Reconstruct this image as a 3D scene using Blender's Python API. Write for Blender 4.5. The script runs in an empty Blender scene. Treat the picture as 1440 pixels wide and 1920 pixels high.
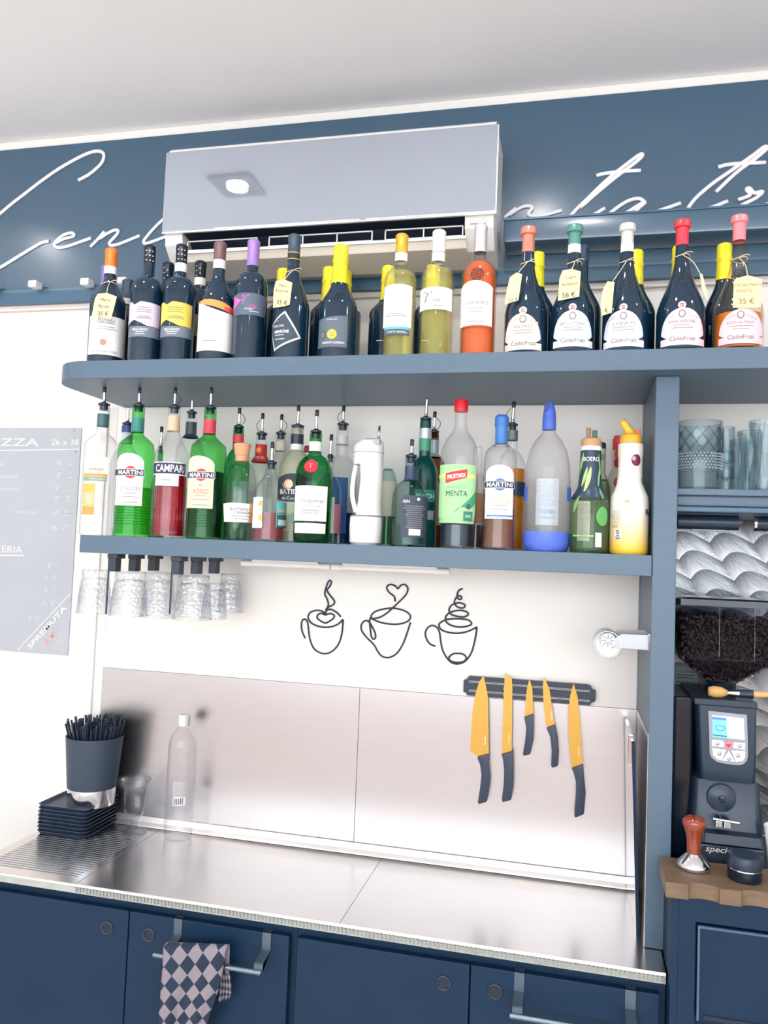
import bpy, bmesh, math, random
import numpy as np
from mathutils import Vector, Matrix
random.seed(7)
scene = bpy.context.scene
COL = scene.collection
PI = math.pi
# ------------------------------------------------------------------ camera
YAW, PITCH, ROLL = (math.radians(v) for v in (13.4367, 3.218, -2.2644))
FPX = 1493.5
CAM = np.array([0.0, -2.1, 1.69])
def _rot():
    cy, sy, cp, sp, cr, sr = math.cos(YAW), math.sin(YAW), math.cos(PITCH), math.sin(PITCH), math.cos(ROLL), math.sin(ROLL)
    return (np.array([[cy, -sy, 0], [sy, cy, 0], [0, 0, 1]]) @ np.array([[1, 0, 0], [0, cp, -sp], [0, sp, cp]])
            @ np.array([[cr, 0, sr], [0, 1, 0], [-sr, 0, cr]]))
ROT = _rot()                                    # columns: right, forward, up
cam_data = bpy.data.cameras.new('camera')
cam_data.sensor_fit = 'VERTICAL'; cam_data.sensor_height = 24.0; cam_data.lens = 24.0 * FPX / 1920.0
cam_data.clip_start = 0.02
cam = bpy.data.objects.new('camera', cam_data); COL.objects.link(cam)
r_, f_, u_ = ROT[:, 0], ROT[:, 1], ROT[:, 2]
cam.matrix_world = Matrix(((r_[0], u_[0], -f_[0], CAM[0]), (r_[1], u_[1], -f_[1], CAM[1]), (r_[2], u_[2], -f_[2], CAM[2]), (0, 0, 0, 1)))
scene.camera = cam
# ------------------------------------------------------------------ world, exposure, light
scene.view_settings.view_transform = 'Standard'; scene.view_settings.look = 'None'
scene.view_settings.exposure = 0.46; scene.view_settings.gamma = 1.0; scene.view_settings.use_curve_mapping = False
world = bpy.data.worlds.new('daylight'); scene.world = world; world.use_nodes = True
world.node_tree.nodes['Background'].inputs[0].default_value = (0.93, 0.97, 1.0, 1)
world.node_tree.nodes['Background'].inputs[1].default_value = 4.4
scene.cycles.max_bounces = 10; scene.cycles.transparent_max_bounces = 40; scene.cycles.caustics_reflective = False; scene.cycles.caustics_refractive = False
ROOM_X0, ROOM_X1, ROOM_Y0, ROOM_H = -3.4, 2.6, -5.0, 2.945
por = bpy.data.lights.new('window_portal', 'AREA'); por.shape = 'RECTANGLE'; por.size = 5.6; por.size_y = 1.85; por.cycles.is_portal = True
poro = bpy.data.objects.new('window_portal', por); COL.objects.link(poro)
poro.location = (-0.4, ROOM_Y0 + 0.02, 1.875); poro.rotation_euler = (math.radians(90), 0, math.radians(180))
DOWNLIGHT_W = 2.6

# ------------------------------------------------------------------ pixels to places (a pixel gives a direction, the touching surface the distance)
def ray(x, y): return ROT @ np.array([(x - 720) / FPX, 1.0, -(y - 960) / FPX])
def onY(x, y, Y=0.0):
    d = ray(x, y); return CAM + d * (Y - CAM[1]) / d[1]
def onZ(x, y, Z):
    d = ray(x, y); return CAM + d * (Z - CAM[2]) / d[2]
def onX(x, y, X):
    d = ray(x, y); return CAM + d * (X - CAM[0]) / d[0]
def proj(P):
    c = ROT.T @ (np.array(P, float) - CAM); return 720 + FPX * c[0] / c[1], 960 - FPX * c[2] / c[1]
def depth(P): return float((ROT.T @ (np.array(P, float) - CAM))[1])

# ------------------------------------------------------------------ materials
def lin(c):
    out = []
    for v in c[:3]:
        v = v / 255.0
        out.append(v / 12.92 if v <= 0.04045 else ((v + 0.055) / 1.055) ** 2.4)
    return tuple(out) + (1.0,)
MATS = {}
def mat(name, rgb, rough=0.5, metal=0.0, noise=0.0, nscale=30.0, bump=0.0, coat=0.0, coatr=0.08, spec=None, stretch=None, emit=None, estr=0.0):
    if name in MATS: return MATS[name]
    m = bpy.data.materials.new(name); m.use_nodes = True; nt = m.node_tree; b = nt.nodes['Principled BSDF']
    c = lin(rgb)
    b.inputs['Base Color'].default_value = c; b.inputs['Roughness'].default_value = rough; b.inputs['Metallic'].default_value = metal
    if coat: b.inputs['Coat Weight'].default_value = coat; b.inputs['Coat Roughness'].default_value = coatr
    if spec is not None: b.inputs['Specular IOR Level'].default_value = spec
    if emit: b.inputs['Emission Color'].default_value = lin(emit); b.inputs['Emission Strength'].default_value = estr
    if noise or bump:
        tc = nt.nodes.new('ShaderNodeTexCoord'); n = nt.nodes.new('ShaderNodeTexNoise'); n.inputs['Scale'].default_value = nscale; n.inputs['Detail'].default_value = 5
        if stretch:
            mp = nt.nodes.new('ShaderNodeMapping'); mp.inputs['Scale'].default_value = stretch
            nt.links.new(tc.outputs['Object'], mp.inputs['Vector']); nt.links.new(mp.outputs[0], n.inputs['Vector'])
        else: nt.links.new(tc.outputs['Object'], n.inputs['Vector'])
        if noise:
            rp = nt.nodes.new('ShaderNodeMixRGB'); rp.blend_type = 'MIX'
            rp.inputs[1].default_value = tuple(v * (1 - noise) for v in c[:3]) + (1,); rp.inputs[2].default_value = tuple(min(1, v * (1 + noise)) for v in c[:3]) + (1,)
            nt.links.new(n.outputs['Fac'], rp.inputs[0]); nt.links.new(rp.outputs[0], b.inputs['Base Color'])
        if bump:
            bp = nt.nodes.new('ShaderNodeBump'); bp.inputs['Strength'].default_value = bump; bp.inputs['Distance'].default_value = 0.002
            nt.links.new(n.outputs['Fac'], bp.inputs['Height']); nt.links.new(bp.outputs[0], b.inputs['Normal'])
    MATS[name] = m; return m
def glass(name, tint, edge=0.45, rough=0.02, body=0.0, refl=0.022, bodyrgb=None, bump=0.0, bscale=90.0):
    """thin-walled glass: tinted transmission that absorbs more at grazing angles, Fresnel reflection; body adds cloudy scattering"""
    if name in MATS: return MATS[name]
    m = bpy.data.materials.new(name); m.use_nodes = True; nt = m.node_tree; nt.nodes.clear()
    out = nt.nodes.new('ShaderNodeOutputMaterial'); tr = nt.nodes.new('ShaderNodeBsdfTransparent'); gl = nt.nodes.new('ShaderNodeBsdfGlossy')
    fr = nt.nodes.new('ShaderNodeLayerWeight'); fr.inputs['Blend'].default_value = 0.5      # Schlick reflectance of both faces of a thin wall
    pw = nt.nodes.new('ShaderNodeMath'); pw.operation = 'POWER'; pw.inputs[1].default_value = 4.0; nt.links.new(fr.outputs['Facing'], pw.inputs[0])
    ml = nt.nodes.new('ShaderNodeMath'); ml.operation = 'MULTIPLY_ADD'; ml.inputs[1].default_value = 0.8; ml.inputs[2].default_value = refl; nt.links.new(pw.outputs[0], ml.inputs[0])
    lw = nt.nodes.new('ShaderNodeLayerWeight'); lw.inputs['Blend'].default_value = 0.16
    mx = nt.nodes.new('ShaderNodeMixRGB'); c = lin(tint)
    mx.inputs[1].default_value = c; mx.inputs[2].default_value = tuple(v * edge * 0.95 ** (3 * i) if i != 2 else v * edge for i, v in enumerate(c[:3])) + (1,)
    nt.links.new(lw.outputs['Facing'], mx.inputs[0]); nt.links.new(mx.outputs[0], tr.inputs['Color'])
    gl.inputs['Roughness'].default_value = rough; gl.inputs['Color'].default_value = (0.9, 0.95, 1, 1)
    base = tr.outputs[0]
    if body:
        df = nt.nodes.new('ShaderNodeBsdfPrincipled'); df.inputs['Base Color'].default_value = lin(bodyrgb or tint); df.inputs['Roughness'].default_value = 0.25
        m0 = nt.nodes.new('ShaderNodeMixShader'); m0.inputs[0].default_value = body
        nt.links.new(tr.outputs[0], m0.inputs[1]); nt.links.new(df.outputs[0], m0.inputs[2]); base = m0.outputs[0]
    m1 = nt.nodes.new('ShaderNodeMixShader'); nt.links.new(ml.outputs[0], m1.inputs[0]); nt.links.new(base, m1.inputs[1]); nt.links.new(gl.outputs[0], m1.inputs[2])
    if bump:
        tc = nt.nodes.new('ShaderNodeTexCoord'); v = nt.nodes.new('ShaderNodeTexVoronoi'); v.inputs['Scale'].default_value = bscale
        bp = nt.nodes.new('ShaderNodeBump'); bp.inputs['Strength'].default_value = bump; bp.inputs['Distance'].default_value = 0.004
        nt.links.new(tc.outputs['Object'], v.inputs['Vector']); nt.links.new(v.outputs['Distance'], bp.inputs['Height'])
        for nd in (gl, fr, lw): nt.links.new(bp.outputs[0], nd.inputs['Normal'])
    nt.links.new(m1.outputs[0], out.inputs['Surface'])
    MATS[name] = m; return m

WALL = mat('wall_paint', (241, 237, 233), 0.7, noise=0.02, nscale=6, bump=0.05)
WALL2 = mat('wall_lower', (222, 222, 220), 0.6, noise=0.02, nscale=6)
CEIL = mat('ceiling_paint', (246, 245, 247), 0.85, noise=0.015, nscale=4)
FLOOR = mat('floor_tile', (230, 222, 214), 0.45, noise=0.12, nscale=9)
SHELF = mat('shelf_laminate', (82, 104, 124), 0.42, noise=0.06, nscale=14, bump=0.015, stretch=(1, 6, 6))
BOARD = mat('sign_navy_gloss', (50, 86, 112), 0.34, noise=0.08, nscale=5, coat=0.7, coatr=0.19, spec=0.8)
RAIL = mat('rail_navy', (66, 100, 126), 0.3, noise=0.1, nscale=8)
DARK = mat('cabinet_navy', (8, 42, 70), 0.5, noise=0.12, nscale=10, bump=0.04, spec=0.28)
DARK2 = mat('dark_recess', (16, 30, 50), 0.5, noise=0.1, nscale=12)
BLACK = mat('black_plastic', (30, 46, 66), 0.35, noise=0.1, nscale=40)
BLACKG = mat('black_gloss', (16, 30, 46), 0.18, noise=0.1, nscale=30)
WHITE = mat('white_plastic', (238, 238, 240), 0.35, noise=0.01, nscale=20)
LETTER = mat('sign_white', (246, 244, 250), 0.4, noise=0.01, nscale=20)
STEEL = mat('brushed_steel', (192, 191, 194), 0.28, 1.0, noise=0.05, nscale=8, bump=0.03, stretch=(1, 1, 12))
STEELC = mat('counter_steel', (208, 203, 200), 0.24, 1.0, noise=0.04, nscale=5, bump=0.02)
CHROME = mat('polished_steel', (222, 222, 226), 0.12, 1.0, noise=0.03, nscale=20)
ALU = mat('aluminium_strip', (232, 230, 230), 0.3, 0.8, noise=0.03, nscale=20)
GOLD = mat('gold_blade', (206, 160, 74), 0.38, 0.5, noise=0.06, nscale=20, stretch=(8, 1, 1))
WIRE = mat('black_wire', (38, 46, 66), 0.5, noise=0.08, nscale=40)
CREAM = mat('beige_plastic', (222, 214, 202), 0.4, noise=0.02, nscale=20)
PAPERY = mat('kraft_tag', (236, 224, 168), 0.8, noise=0.06, nscale=60)
STRING = mat('twine', (222, 204, 172), 0.9, noise=0.12, nscale=200)
INK = mat('ink_dark', (60, 62, 70), 0.7, noise=0.05, nscale=60)
INKG = mat('ink_grey', (132, 130, 138), 0.7, noise=0.05, nscale=60)
PW = mat('paper_white', (243, 241, 240), 0.6, noise=0.015, nscale=60)
INKW = mat('print_white', (240, 240, 242), 0.6, noise=0.01, nscale=60)
def paper(rgb, rough=0.6): return mat('print_%d_%d_%d' % rgb, rgb, rough, noise=0.03, nscale=50)
def foil(rgb, rough=0.32, metal=0.15): return mat('foil_%d_%d_%d' % rgb, rgb, rough, metal, noise=0.04, nscale=60)
DGLASS = mat('dark_wine_glass', (16, 44, 66), 0.07, noise=0.15, nscale=8, coat=0.3)
CLEAR = glass('clear_glass', (254, 255, 255), 0.62)
CLEARB = glass('clear_pet', (254, 255, 255), 0.74, 0.06)
GREENG = glass('green_glass', (168, 240, 174), 0.55)
GREEND = glass('emerald_glass', (112, 208, 152), 0.55)
CUT = glass('cut_glass', (252, 254, 254), 0.6, 0.05, bump=1.0, bscale=90, refl=0.16)
CUT2 = glass('pressed_glass', (246, 251, 251), 0.55, 0.05, bump=0.5, bscale=80, refl=0.06)

# ------------------------------------------------------------------ object helpers
WLOC = {}
def link(name, me, m, parent=None, loc=(0, 0, 0), rotz=0.0):
    o = bpy.data.objects.new(name, me); COL.objects.link(o); o.location = loc; o.rotation_euler = (0, 0, rotz)
    if m is not None: me.materials.append(m)
    if parent is not None: o.parent = parent
    return o
def wl(o): return WLOC.get(o.name, Vector((0, 0, 0)))
def obj(name, vf, m, parent=None, smooth=False, local=False, kind=None):
    """vf = (verts, faces) in world metres (or in the parent's space when local)"""
    V, F = vf
    V = np.array(V, float).reshape(-1, 3)
    if parent is not None:
        org = wl(parent)
        if not local: V = V - np.array(org)
        loc = (0, 0, 0); w = org
    else:
        lo, hi = V.min(0), V.max(0); w = Vector(((lo[0] + hi[0]) / 2, (lo[1] + hi[1]) / 2, lo[2])); V = V - np.array(w); loc = w
    me = bpy.data.meshes.new(name); me.from_pydata([tuple(v) for v in V], [], [tuple(f) for f in F]); me.validate(); me.update()
    if smooth is True: me.polygons.foreach_set('use_smooth', [True] * len(me.polygons))
    o = link(name, me, m, parent, loc); WLOC[o.name] = Vector(w)
    if smooth == 'auto':
        me.polygons.foreach_set('use_smooth', [True] * len(me.polygons)); me.set_sharp_from_angle(angle=math.radians(40))
    if kind: o['kind'] = kind
    return o
def tag(o, label, cat, group=None):
    o['label'] = label; o['category'] = cat
    if group: o['group'] = group
    return o
def thing(name, label, cat, loc, group=None):
    o = bpy.data.objects.new(name, None); COL.objects.link(o); o.empty_display_size = 0.03; o.location = loc
    WLOC[o.name] = Vector(loc); return tag(o, label, cat, group)
def struct(name, vf, m, smooth=False):
    return obj(name, vf, m, smooth=smooth, kind='structure')
def bm_out(bm):
    bm.verts.ensure_lookup_table(); bm.normal_update()
    V = [tuple(v.co) for v in bm.verts]; bm.verts.index_update(); F = [[v.index for v in f.verts] for f in bm.faces]; bm.free(); return V, F
def bx(x0, x1, y0, y1, z0, z1, bev=0.0, seg=2):
    bm = bmesh.new(); bmesh.ops.create_cube(bm, size=1.0)
    for v in bm.verts: v.co = Vector(((x0 + x1) / 2 + v.co.x * (x1 - x0), (y0 + y1) / 2 + v.co.y * (y1 - y0), (z0 + z1) / 2 + v.co.z * (z1 - z0)))
    if bev: bmesh.ops.bevel(bm, geom=list(bm.edges), offset=bev, segments=seg, profile=0.6, affect='EDGES')
    return bm_out(bm)
def join(*vfs):
    V, F = [], []
    for v, f in vfs:
        n = len(V); V += [tuple(p) for p in v]; F += [[i + n for i in q] for q in f]
    return V, F
def xform(vf, M): return [tuple(M @ Vector(v)) for v in vf[0]], vf[1]
def lathe(prof, seg=36, cx=0, cy=0, cz=0, cap0=True, cap1=True):
    V, F = [], []
    for r, z in prof:
        for k in range(seg):
            a = 2 * PI * k / seg; V.append((cx + r * math.sin(a), cy - r * math.cos(a), cz + z))
    n = len(prof)
    for i in range(n - 1):
        for k in range(seg):
            k2 = (k + 1) % seg; F.append([i * seg + k, i * seg + k2, (i + 1) * seg + k2, (i + 1) * seg + k])
    if cap0 and prof[0][0] > 1e-6: F.append(list(range(seg))[::-1])
    if cap1 and prof[-1][0] > 1e-6: F.append([(n - 1) * seg + k for k in range(seg)])
    return V, F
def catmull(P, n=6, closed=False):
    P = [np.array(p, float) for p in P]
    if closed: P = [P[-1]] + P + [P[0], P[1]]
    else: P = [2 * P[0] - P[1]] + P + [2 * P[-1] - P[-2]]
    out = []
    for i in range(1, len(P) - 2):
        for k in range(n):
            t = k / n
            out.append(0.5 * ((2 * P[i]) + (P[i + 1] - P[i - 1]) * t + (2 * P[i - 1] - 5 * P[i] + 4 * P[i + 1] - P[i + 2]) * t * t + (3 * P[i] - P[i - 1] - 3 * P[i + 1] + P[i + 2]) * t ** 3))
    if not closed: out.append(P[-2])
    return out
def tube(P, rad, seg=8, closed=False, taper=None):
    P = [Vector(p) for p in P]; n = len(P); V, F = [], []
    up = None
    for i, p in enumerate(P):
        t = (P[(i + 1) % n] - P[i - 1]) if closed else (P[min(i + 1, n - 1)] - P[max(i - 1, 0)])
        if t.length < 1e-9: t = Vector((0, 0, 1))
        t.normalize()
        if up is None: up = t.orthogonal().normalized()
        else:
            up = up - t * up.dot(t)
            up = up.normalized() if up.length > 1e-6 else t.orthogonal().normalized()
        b = t.cross(up); r = rad if taper is None else rad * taper(i / (n - 1))
        for k in range(seg):
            a = 2 * PI * k / seg; V.append(tuple(p + up * (r * math.cos(a)) + b * (r * math.sin(a))))
    for i in range(n if closed else n - 1):
        j = (i + 1) % n
        for k in range(seg): F.append([i * seg + k, i * seg + (k + 1) % seg, j * seg + (k + 1) % seg, j * seg + k])
    if not closed: F.append(list(range(seg))[::-1]); F.append([(n - 1) * seg + k for k in range(seg)])
    return V, F
def cyl(a, b, r0, r1=None, seg=20):
    r1 = r0 if r1 is None else r1
    return tube([a, b], 1.0, seg, taper=lambda t: r0 + (r1 - r0) * t)
def extr(poly, nrm, th, bev=0.0):
    """flat polygon (3-D points) extruded by th along nrm"""
    bm = bmesh.new(); vs = [bm.verts.new(p) for p in poly]; f = bm.faces.new(vs)
    r = bmesh.ops.extrude_face_region(bm, geom=[f]); nv = [e for e in r['geom'] if isinstance(e, bmesh.types.BMVert)]
    bmesh.ops.translate(bm, verts=nv, vec=Vector(nrm) * th)
    bmesh.ops.recalc_face_normals(bm, faces=bm.faces)
    if bev: bmesh.ops.bevel(bm, geom=list(bm.edges), offset=bev, segments=2, profile=0.6, affect='EDGES', clamp_overlap=True)
    return bm_out(bm)
def pxpoly(pts, Y, th, bev=0.0):
    """outline seen on the vertical plane y=Y, given thickness back towards the wall"""
    return extr([tuple(onY(x, y, Y)) for x, y in pts], (0, 1, 0), th, bev)
TXT = {}
def text2d(s, size=1.0, bold=0.0, shear=0.0, space=1.0):
    key = (s, bold, shear, space)
    if key not in TXT:
        cu = bpy.data.curves.new('t', 'FONT'); cu.body = s; cu.size = 1.0; cu.align_x = 'CENTER'; cu.align_y = 'CENTER'; cu.offset = bold; cu.shear = shear; cu.space_character = space; cu.resolution_u = 3
        ob = bpy.data.objects.new('t', cu); COL.objects.link(ob)
        me = bpy.data.meshes.new_from_object(ob)
        V = np.array([v.co[:2] for v in me.vertices]).reshape(-1, 2); Fc = [list(p.vertices) for p in me.polygons]
        bpy.data.objects.remove(ob); bpy.data.curves.remove(cu); bpy.data.meshes.remove(me)
        if len(V): V = V - (V.min(0) + V.max(0)) / 2
        TXT[key] = (V, Fc)
    V, F = TXT[key]; h = (V[:, 1].max() - V[:, 1].min()) if len(V) else 1
    return V * (size / h), F
def flat_text(s, c, h, ux=(1, 0, 0), uy=(0, 0, 1), width=None, **k):
    V, F = text2d(s, h, **k); ux, uy = np.array(ux, float), np.array(uy, float); c = np.array(c, float)
    if width: V = V * np.array([width / (V[:, 0].max() - V[:, 0].min()), 1])
    return [tuple(c + ux * x + uy * y) for x, y in V], F

# ------------------------------------------------------------------ a lathed bottle described by its outline
class Bottle:
    def __init__(s, name, label, cat, cx, cy, Y, z0, prof, m, group=None, seg=36, body='glass_body', smooth='auto', gap=0.0):
        P = onY(cx, cy, Y); s.X, s.Y, s.z0 = P[0], Y, z0; s.k = depth(P) / FPX; s.Yf = Y
        s.root = thing(name, label, cat, (s.X, Y, z0 + gap), group); s.gap = gap
        pz = []
        for i, (hw, y) in enumerate(prof):
            px = proj((s.X, Y, z0))[0]
            z = onY(cx + (y - cy) * -0.035, y, Y)[2] - z0
            pz.append((hw * s.k, max(z, 0.0)))
        r0 = pz[0][0]; pz[0] = (r0, 0.004); pz.insert(0, (r0 - 0.004, 0.0))
        s.prof = pz; s.theta = math.atan2(CAM[0] - s.X, Y - CAM[1])
        s.body = obj(body, lathe(pz, seg), m, s.root, smooth, local=True)
    def r(s, z):
        pz = s.prof
        for (r0, z0), (r1, z1) in zip(pz, pz[1:]):
            if z0 <= z <= z1 and z1 > z0: return r0 + (r1 - r0) * (z - z0) / (z1 - z0)
        return pz[-1][0] if z > pz[-1][1] else pz[0][0]
    def z(s, x, y, front=True):
        z = onY(x, y, s.Y)[2] - s.z0
        if front: z = onY(x, y, s.Y - s.r(z) * 0.85)[2] - s.z0
        return z
    def ang(s, x, y):
        z = s.z(x, y); ax = proj((s.X, s.Y, s.z0 + z))[0]
        q = max(-0.995, min(0.995, (x - ax) * s.k / max(s.r(z), 1e-4))); return math.asin(q) + s.theta
    def pt(s, a, z, e): r = s.r(z) + e; return (r * math.sin(a), -r * math.cos(a), z)
    def sleeve(s, name, y0, y1, m, e=0.0006, parent=None, closed_top=False, seg=32):
        x = proj((s.X, s.Y, s.z0 + 0.15))[0]; za, zb = s.z(x, y1, False), s.z(x, y0, False)
        zs = [za] + [z for r, z in s.prof if za < z < zb] + [zb]
        pr = [(s.r(z) + e, z) for z in zs]
        if closed_top: pr.append((pr[-1][0] * 0.85, zb + 0.0012)); 
        return obj(name, lathe(pr, seg, cap0=False, cap1=closed_top), m, parent or s.root, 'auto', local=True)
    def patch(s, name, x0, x1, y0, y1, m, top=None, bot=None, e=0.0009, parent=None, nu=18, nv=6, wrap=(0, 0)):
        ym = (y0 + y1) / 2; a0, a1 = s.ang(x0, ym) - math.radians(wrap[0]), s.ang(x1, ym) + math.radians(wrap[1]); xm = (x0 + x1) / 2
        zt, zb = s.z(xm, y0), s.z(xm, y1); V, F = [], []
        for i in range(nu + 1):
            u = -1 + 2 * i / nu; a = a0 + (a1 - a0) * i / nu
            vt = top(u) if top else 1.0; vb = bot(u) if bot else 0.0
            for j in range(nv + 1):
                v = vb + (vt - vb) * j / nv; V.append(s.pt(a, zb + (zt - zb) * v, e))
        for i in range(nu):
            for j in range(nv): q = i * (nv + 1) + j; F.append([q, q + nv + 1, q + nv + 2, q + 1])
        return obj(name, (V, F), m, parent or s.root, True, local=True)
    def disc(s, name, x, y, rpx, m, e=0.0014, parent=None, ry=None, n=20):
        a0, z0 = s.ang(x, y), s.z(x, y); R = rpx * s.k; RY = (ry or rpx) * s.k; r = s.r(z0)
        V = [s.pt(a0, z0, e)] + [s.pt(a0 + R * math.sin(t) / r, z0 + RY * math.cos(t), e) for t in (2 * PI * k / n for k in range(n))]
        return obj(name, (V, [[0, 1 + k, 1 + (k + 1) % n] for k in range(n)]), m, parent or s.root, True, local=True)
    def text(s, t, x, y, h, m, e=0.0018, parent=None, width=None, rot=0.0, **k):
        V, F = text2d(t, h * s.k, **k); a0, z0 = s.ang(x, y), s.z(x, y); r = s.r(z0); out = []
        if width: V = V * np.array([width * s.k / (V[:, 0].max() - V[:, 0].min()), 1])
        c, sn = math.cos(rot), math.sin(rot)
        for px, py in V:
            qx, qy = px * c - py * sn, px * sn + py * c; out.append(s.pt(a0 + qx / r, z0 + qy, e))
        return obj('lettering', (out, F), m, parent or s.root, False, local=True)
    def lines(s, x0, x1, ys, m, parent=None, th=1.1, e=0.0018):
        vf = []
        for y in ys:
            w = random.uniform(0.6, 1.0); xm = (x0 + x1) / 2; hw = (x1 - x0) / 2 * w; a0, a1 = s.ang(xm - hw, y), s.ang(xm + hw, y); z = s.z(xm, y); h = th * s.k / 2
            V, F = [], []
            for i in range(7):
                a = a0 + (a1 - a0) * i / 6; V += [s.pt(a, z - h, e), s.pt(a, z + h, e)]
            for i in range(6): F.append([2 * i, 2 * i + 2, 2 * i + 3, 2 * i + 1])
            vf.append((V, F))
        return obj('small_print', join(*vf), m, parent or s.root, False, local=True)
    def top(s): return s.prof[-1][1]
    def liquid(s, y, m, f=0.93):
        x = proj((s.X, s.Y, s.z0 + 0.1))[0]; zt = s.z(x, y, False)
        pr = [(max(r * f - 0.0005, 0.0005), max(z, 0.006)) for r, z in s.prof if z < zt] + [(s.r(zt) * f - 0.0005, zt)]
        return obj('liquid', lathe(pr, 32), m, s.root, 'auto', local=True)
    def pourer(s, ytip, cap=True, tilt=0.03, wire=0, collar=True, dx=0.0, metal=None):
        zt = s.top(); rt = s.prof[-1][0]; x = proj((s.X, s.Y, s.z0 + zt))[0]; ztip = s.z(x, ytip, False)
        p = obj('pourer', lathe([(rt * 0.82, zt - 0.012), (rt * 0.82, zt), (rt * 1.2, zt + 0.001), (rt * 1.22, zt + 0.005), (rt * 0.5, zt + 0.009), (0.0035, zt + 0.011)], 20), BLACK, s.root, 'auto', local=True)
        h = ztip - zt; P = [(0, 0, zt + 0.008), (dx * 0.3, 0, zt + h * 0.35), (dx * 0.6 + tilt * h * 0.4, -0.002, zt + h * 0.7), (dx + tilt * h, -0.004, ztip)]
        obj('spout', tube(catmull(P, 4), 0.0046, 10, taper=lambda t: 1.0 - 0.35 * t), metal or CHROME, p, True, local=True)
        if cap:
            q = Vector(P[3]); d = (q - Vector(P[2])).normalized()
            obj('spout_cap', tube([q - d * 0.013, q - d * 0.01, q + d * 0.001, q + d * 0.003], 0.0046, 10, taper=lambda t: 1.0 if t < 0.7 else 0.6), BLACK, p, True, local=True)
        if wire:
            W = [(rt * 0.5 * wire, 0, zt + 0.008), (wire * 0.012, 0, zt + h * 0.25), (wire * 0.016, 0, zt + h * 0.5), (wire * 0.006, 0, zt + h * 0.75)]
            obj('vent_tube', tube(catmull(W, 4), 0.0008, 6), BLACK, p, True, local=True)
        return p

# ================================================================== the room
struct('floor', bx(ROOM_X0, ROOM_X1, ROOM_Y0, 0.0, -0.05, 0.0), FLOOR)
struct('ceiling', bx(ROOM_X0, ROOM_X1, ROOM_Y0, 0.0, ROOM_H, ROOM_H + 0.05), CEIL)
struct('wall_back', bx(ROOM_X0, ROOM_X1, 0.0, 0.08, 0.0, ROOM_H), WALL)
struct('wall_left', bx(ROOM_X0 - 0.08, ROOM_X0, ROOM_Y0, 0.08, 0.0, ROOM_H), WALL)
struct('wall_right', bx(ROOM_X1, ROOM_X1 + 0.08, ROOM_Y0, 0.08, 0.0, ROOM_H), WALL)
WX0, WX1, WZ0, WZ1 = -3.2, 2.4, 0.95, 2.8
struct('wall_front', join(bx(ROOM_X0, ROOM_X1, ROOM_Y0 - 0.08, ROOM_Y0, WZ1, ROOM_H),
                          bx(ROOM_X0, WX0, ROOM_Y0 - 0.08, ROOM_Y0, WZ0, WZ1), bx(WX1, ROOM_X1, ROOM_Y0 - 0.08, ROOM_Y0, WZ0, WZ1)), WALL)
struct('unseen_window_1', join(*[bx(WX0 + k * 1.4 - 0.025, WX0 + k * 1.4 + 0.025, ROOM_Y0 - 0.06, ROOM_Y0 - 0.01, WZ0, WZ1) for k in range(5)],
                        bx(WX0, WX1, ROOM_Y0 - 0.06, ROOM_Y0 - 0.01, WZ0, WZ0 + 0.05), bx(WX0, WX1, ROOM_Y0 - 0.06, ROOM_Y0 - 0.01, WZ1 - 0.05, WZ1)), DARK)  # unseen window, opening added and sized for the daylight it lets in
zl = onY(33, 1506, 0)[2]
struct('trim_1', bx(ROOM_X0 + 0.001, -1.42, -0.006, 0.0, 0.0, zl, 0.001), WALL2)
struct('wall_front_lower', bx(ROOM_X0, ROOM_X1, ROOM_Y0 - 0.08, ROOM_Y0, 0, WZ0), mat('salmon_reflection_wall', (222, 190, 178), 0.6, noise=0.04, nscale=8))  # unseen wall, salmon added for a pink reflection in the steel
# ledge of wall between sign board and ceiling
struct('trim_2', bx(ROOM_X0 + 0.001, ROOM_X1 - 0.001, -0.012, 0.0, 2.919, ROOM_H, 0.004), WALL)
# vertical cover strip left of the steel back panel
xa, xb, xc = onY(166, 1250, 0)[0], onY(178, 1250, 0)[0], onY(195, 1250, 0)[0]
struct('trim_3', join(bx(xa, xb + 0.002, -0.012, 0, 0.9, 2.10, 0.003), bx(xb, xc, -0.005, 0, 0.9, 2.10, 0.001)), mat('strip_white', (232, 228, 224), 0.6, noise=0.02, nscale=8))
struct('trim_4', bx(xc, 0.163, -0.004, 0, 1.3365, 2.10, 0.0008), mat('panel_white', (247, 242, 237), 0.5, noise=0.02, nscale=5))

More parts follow.
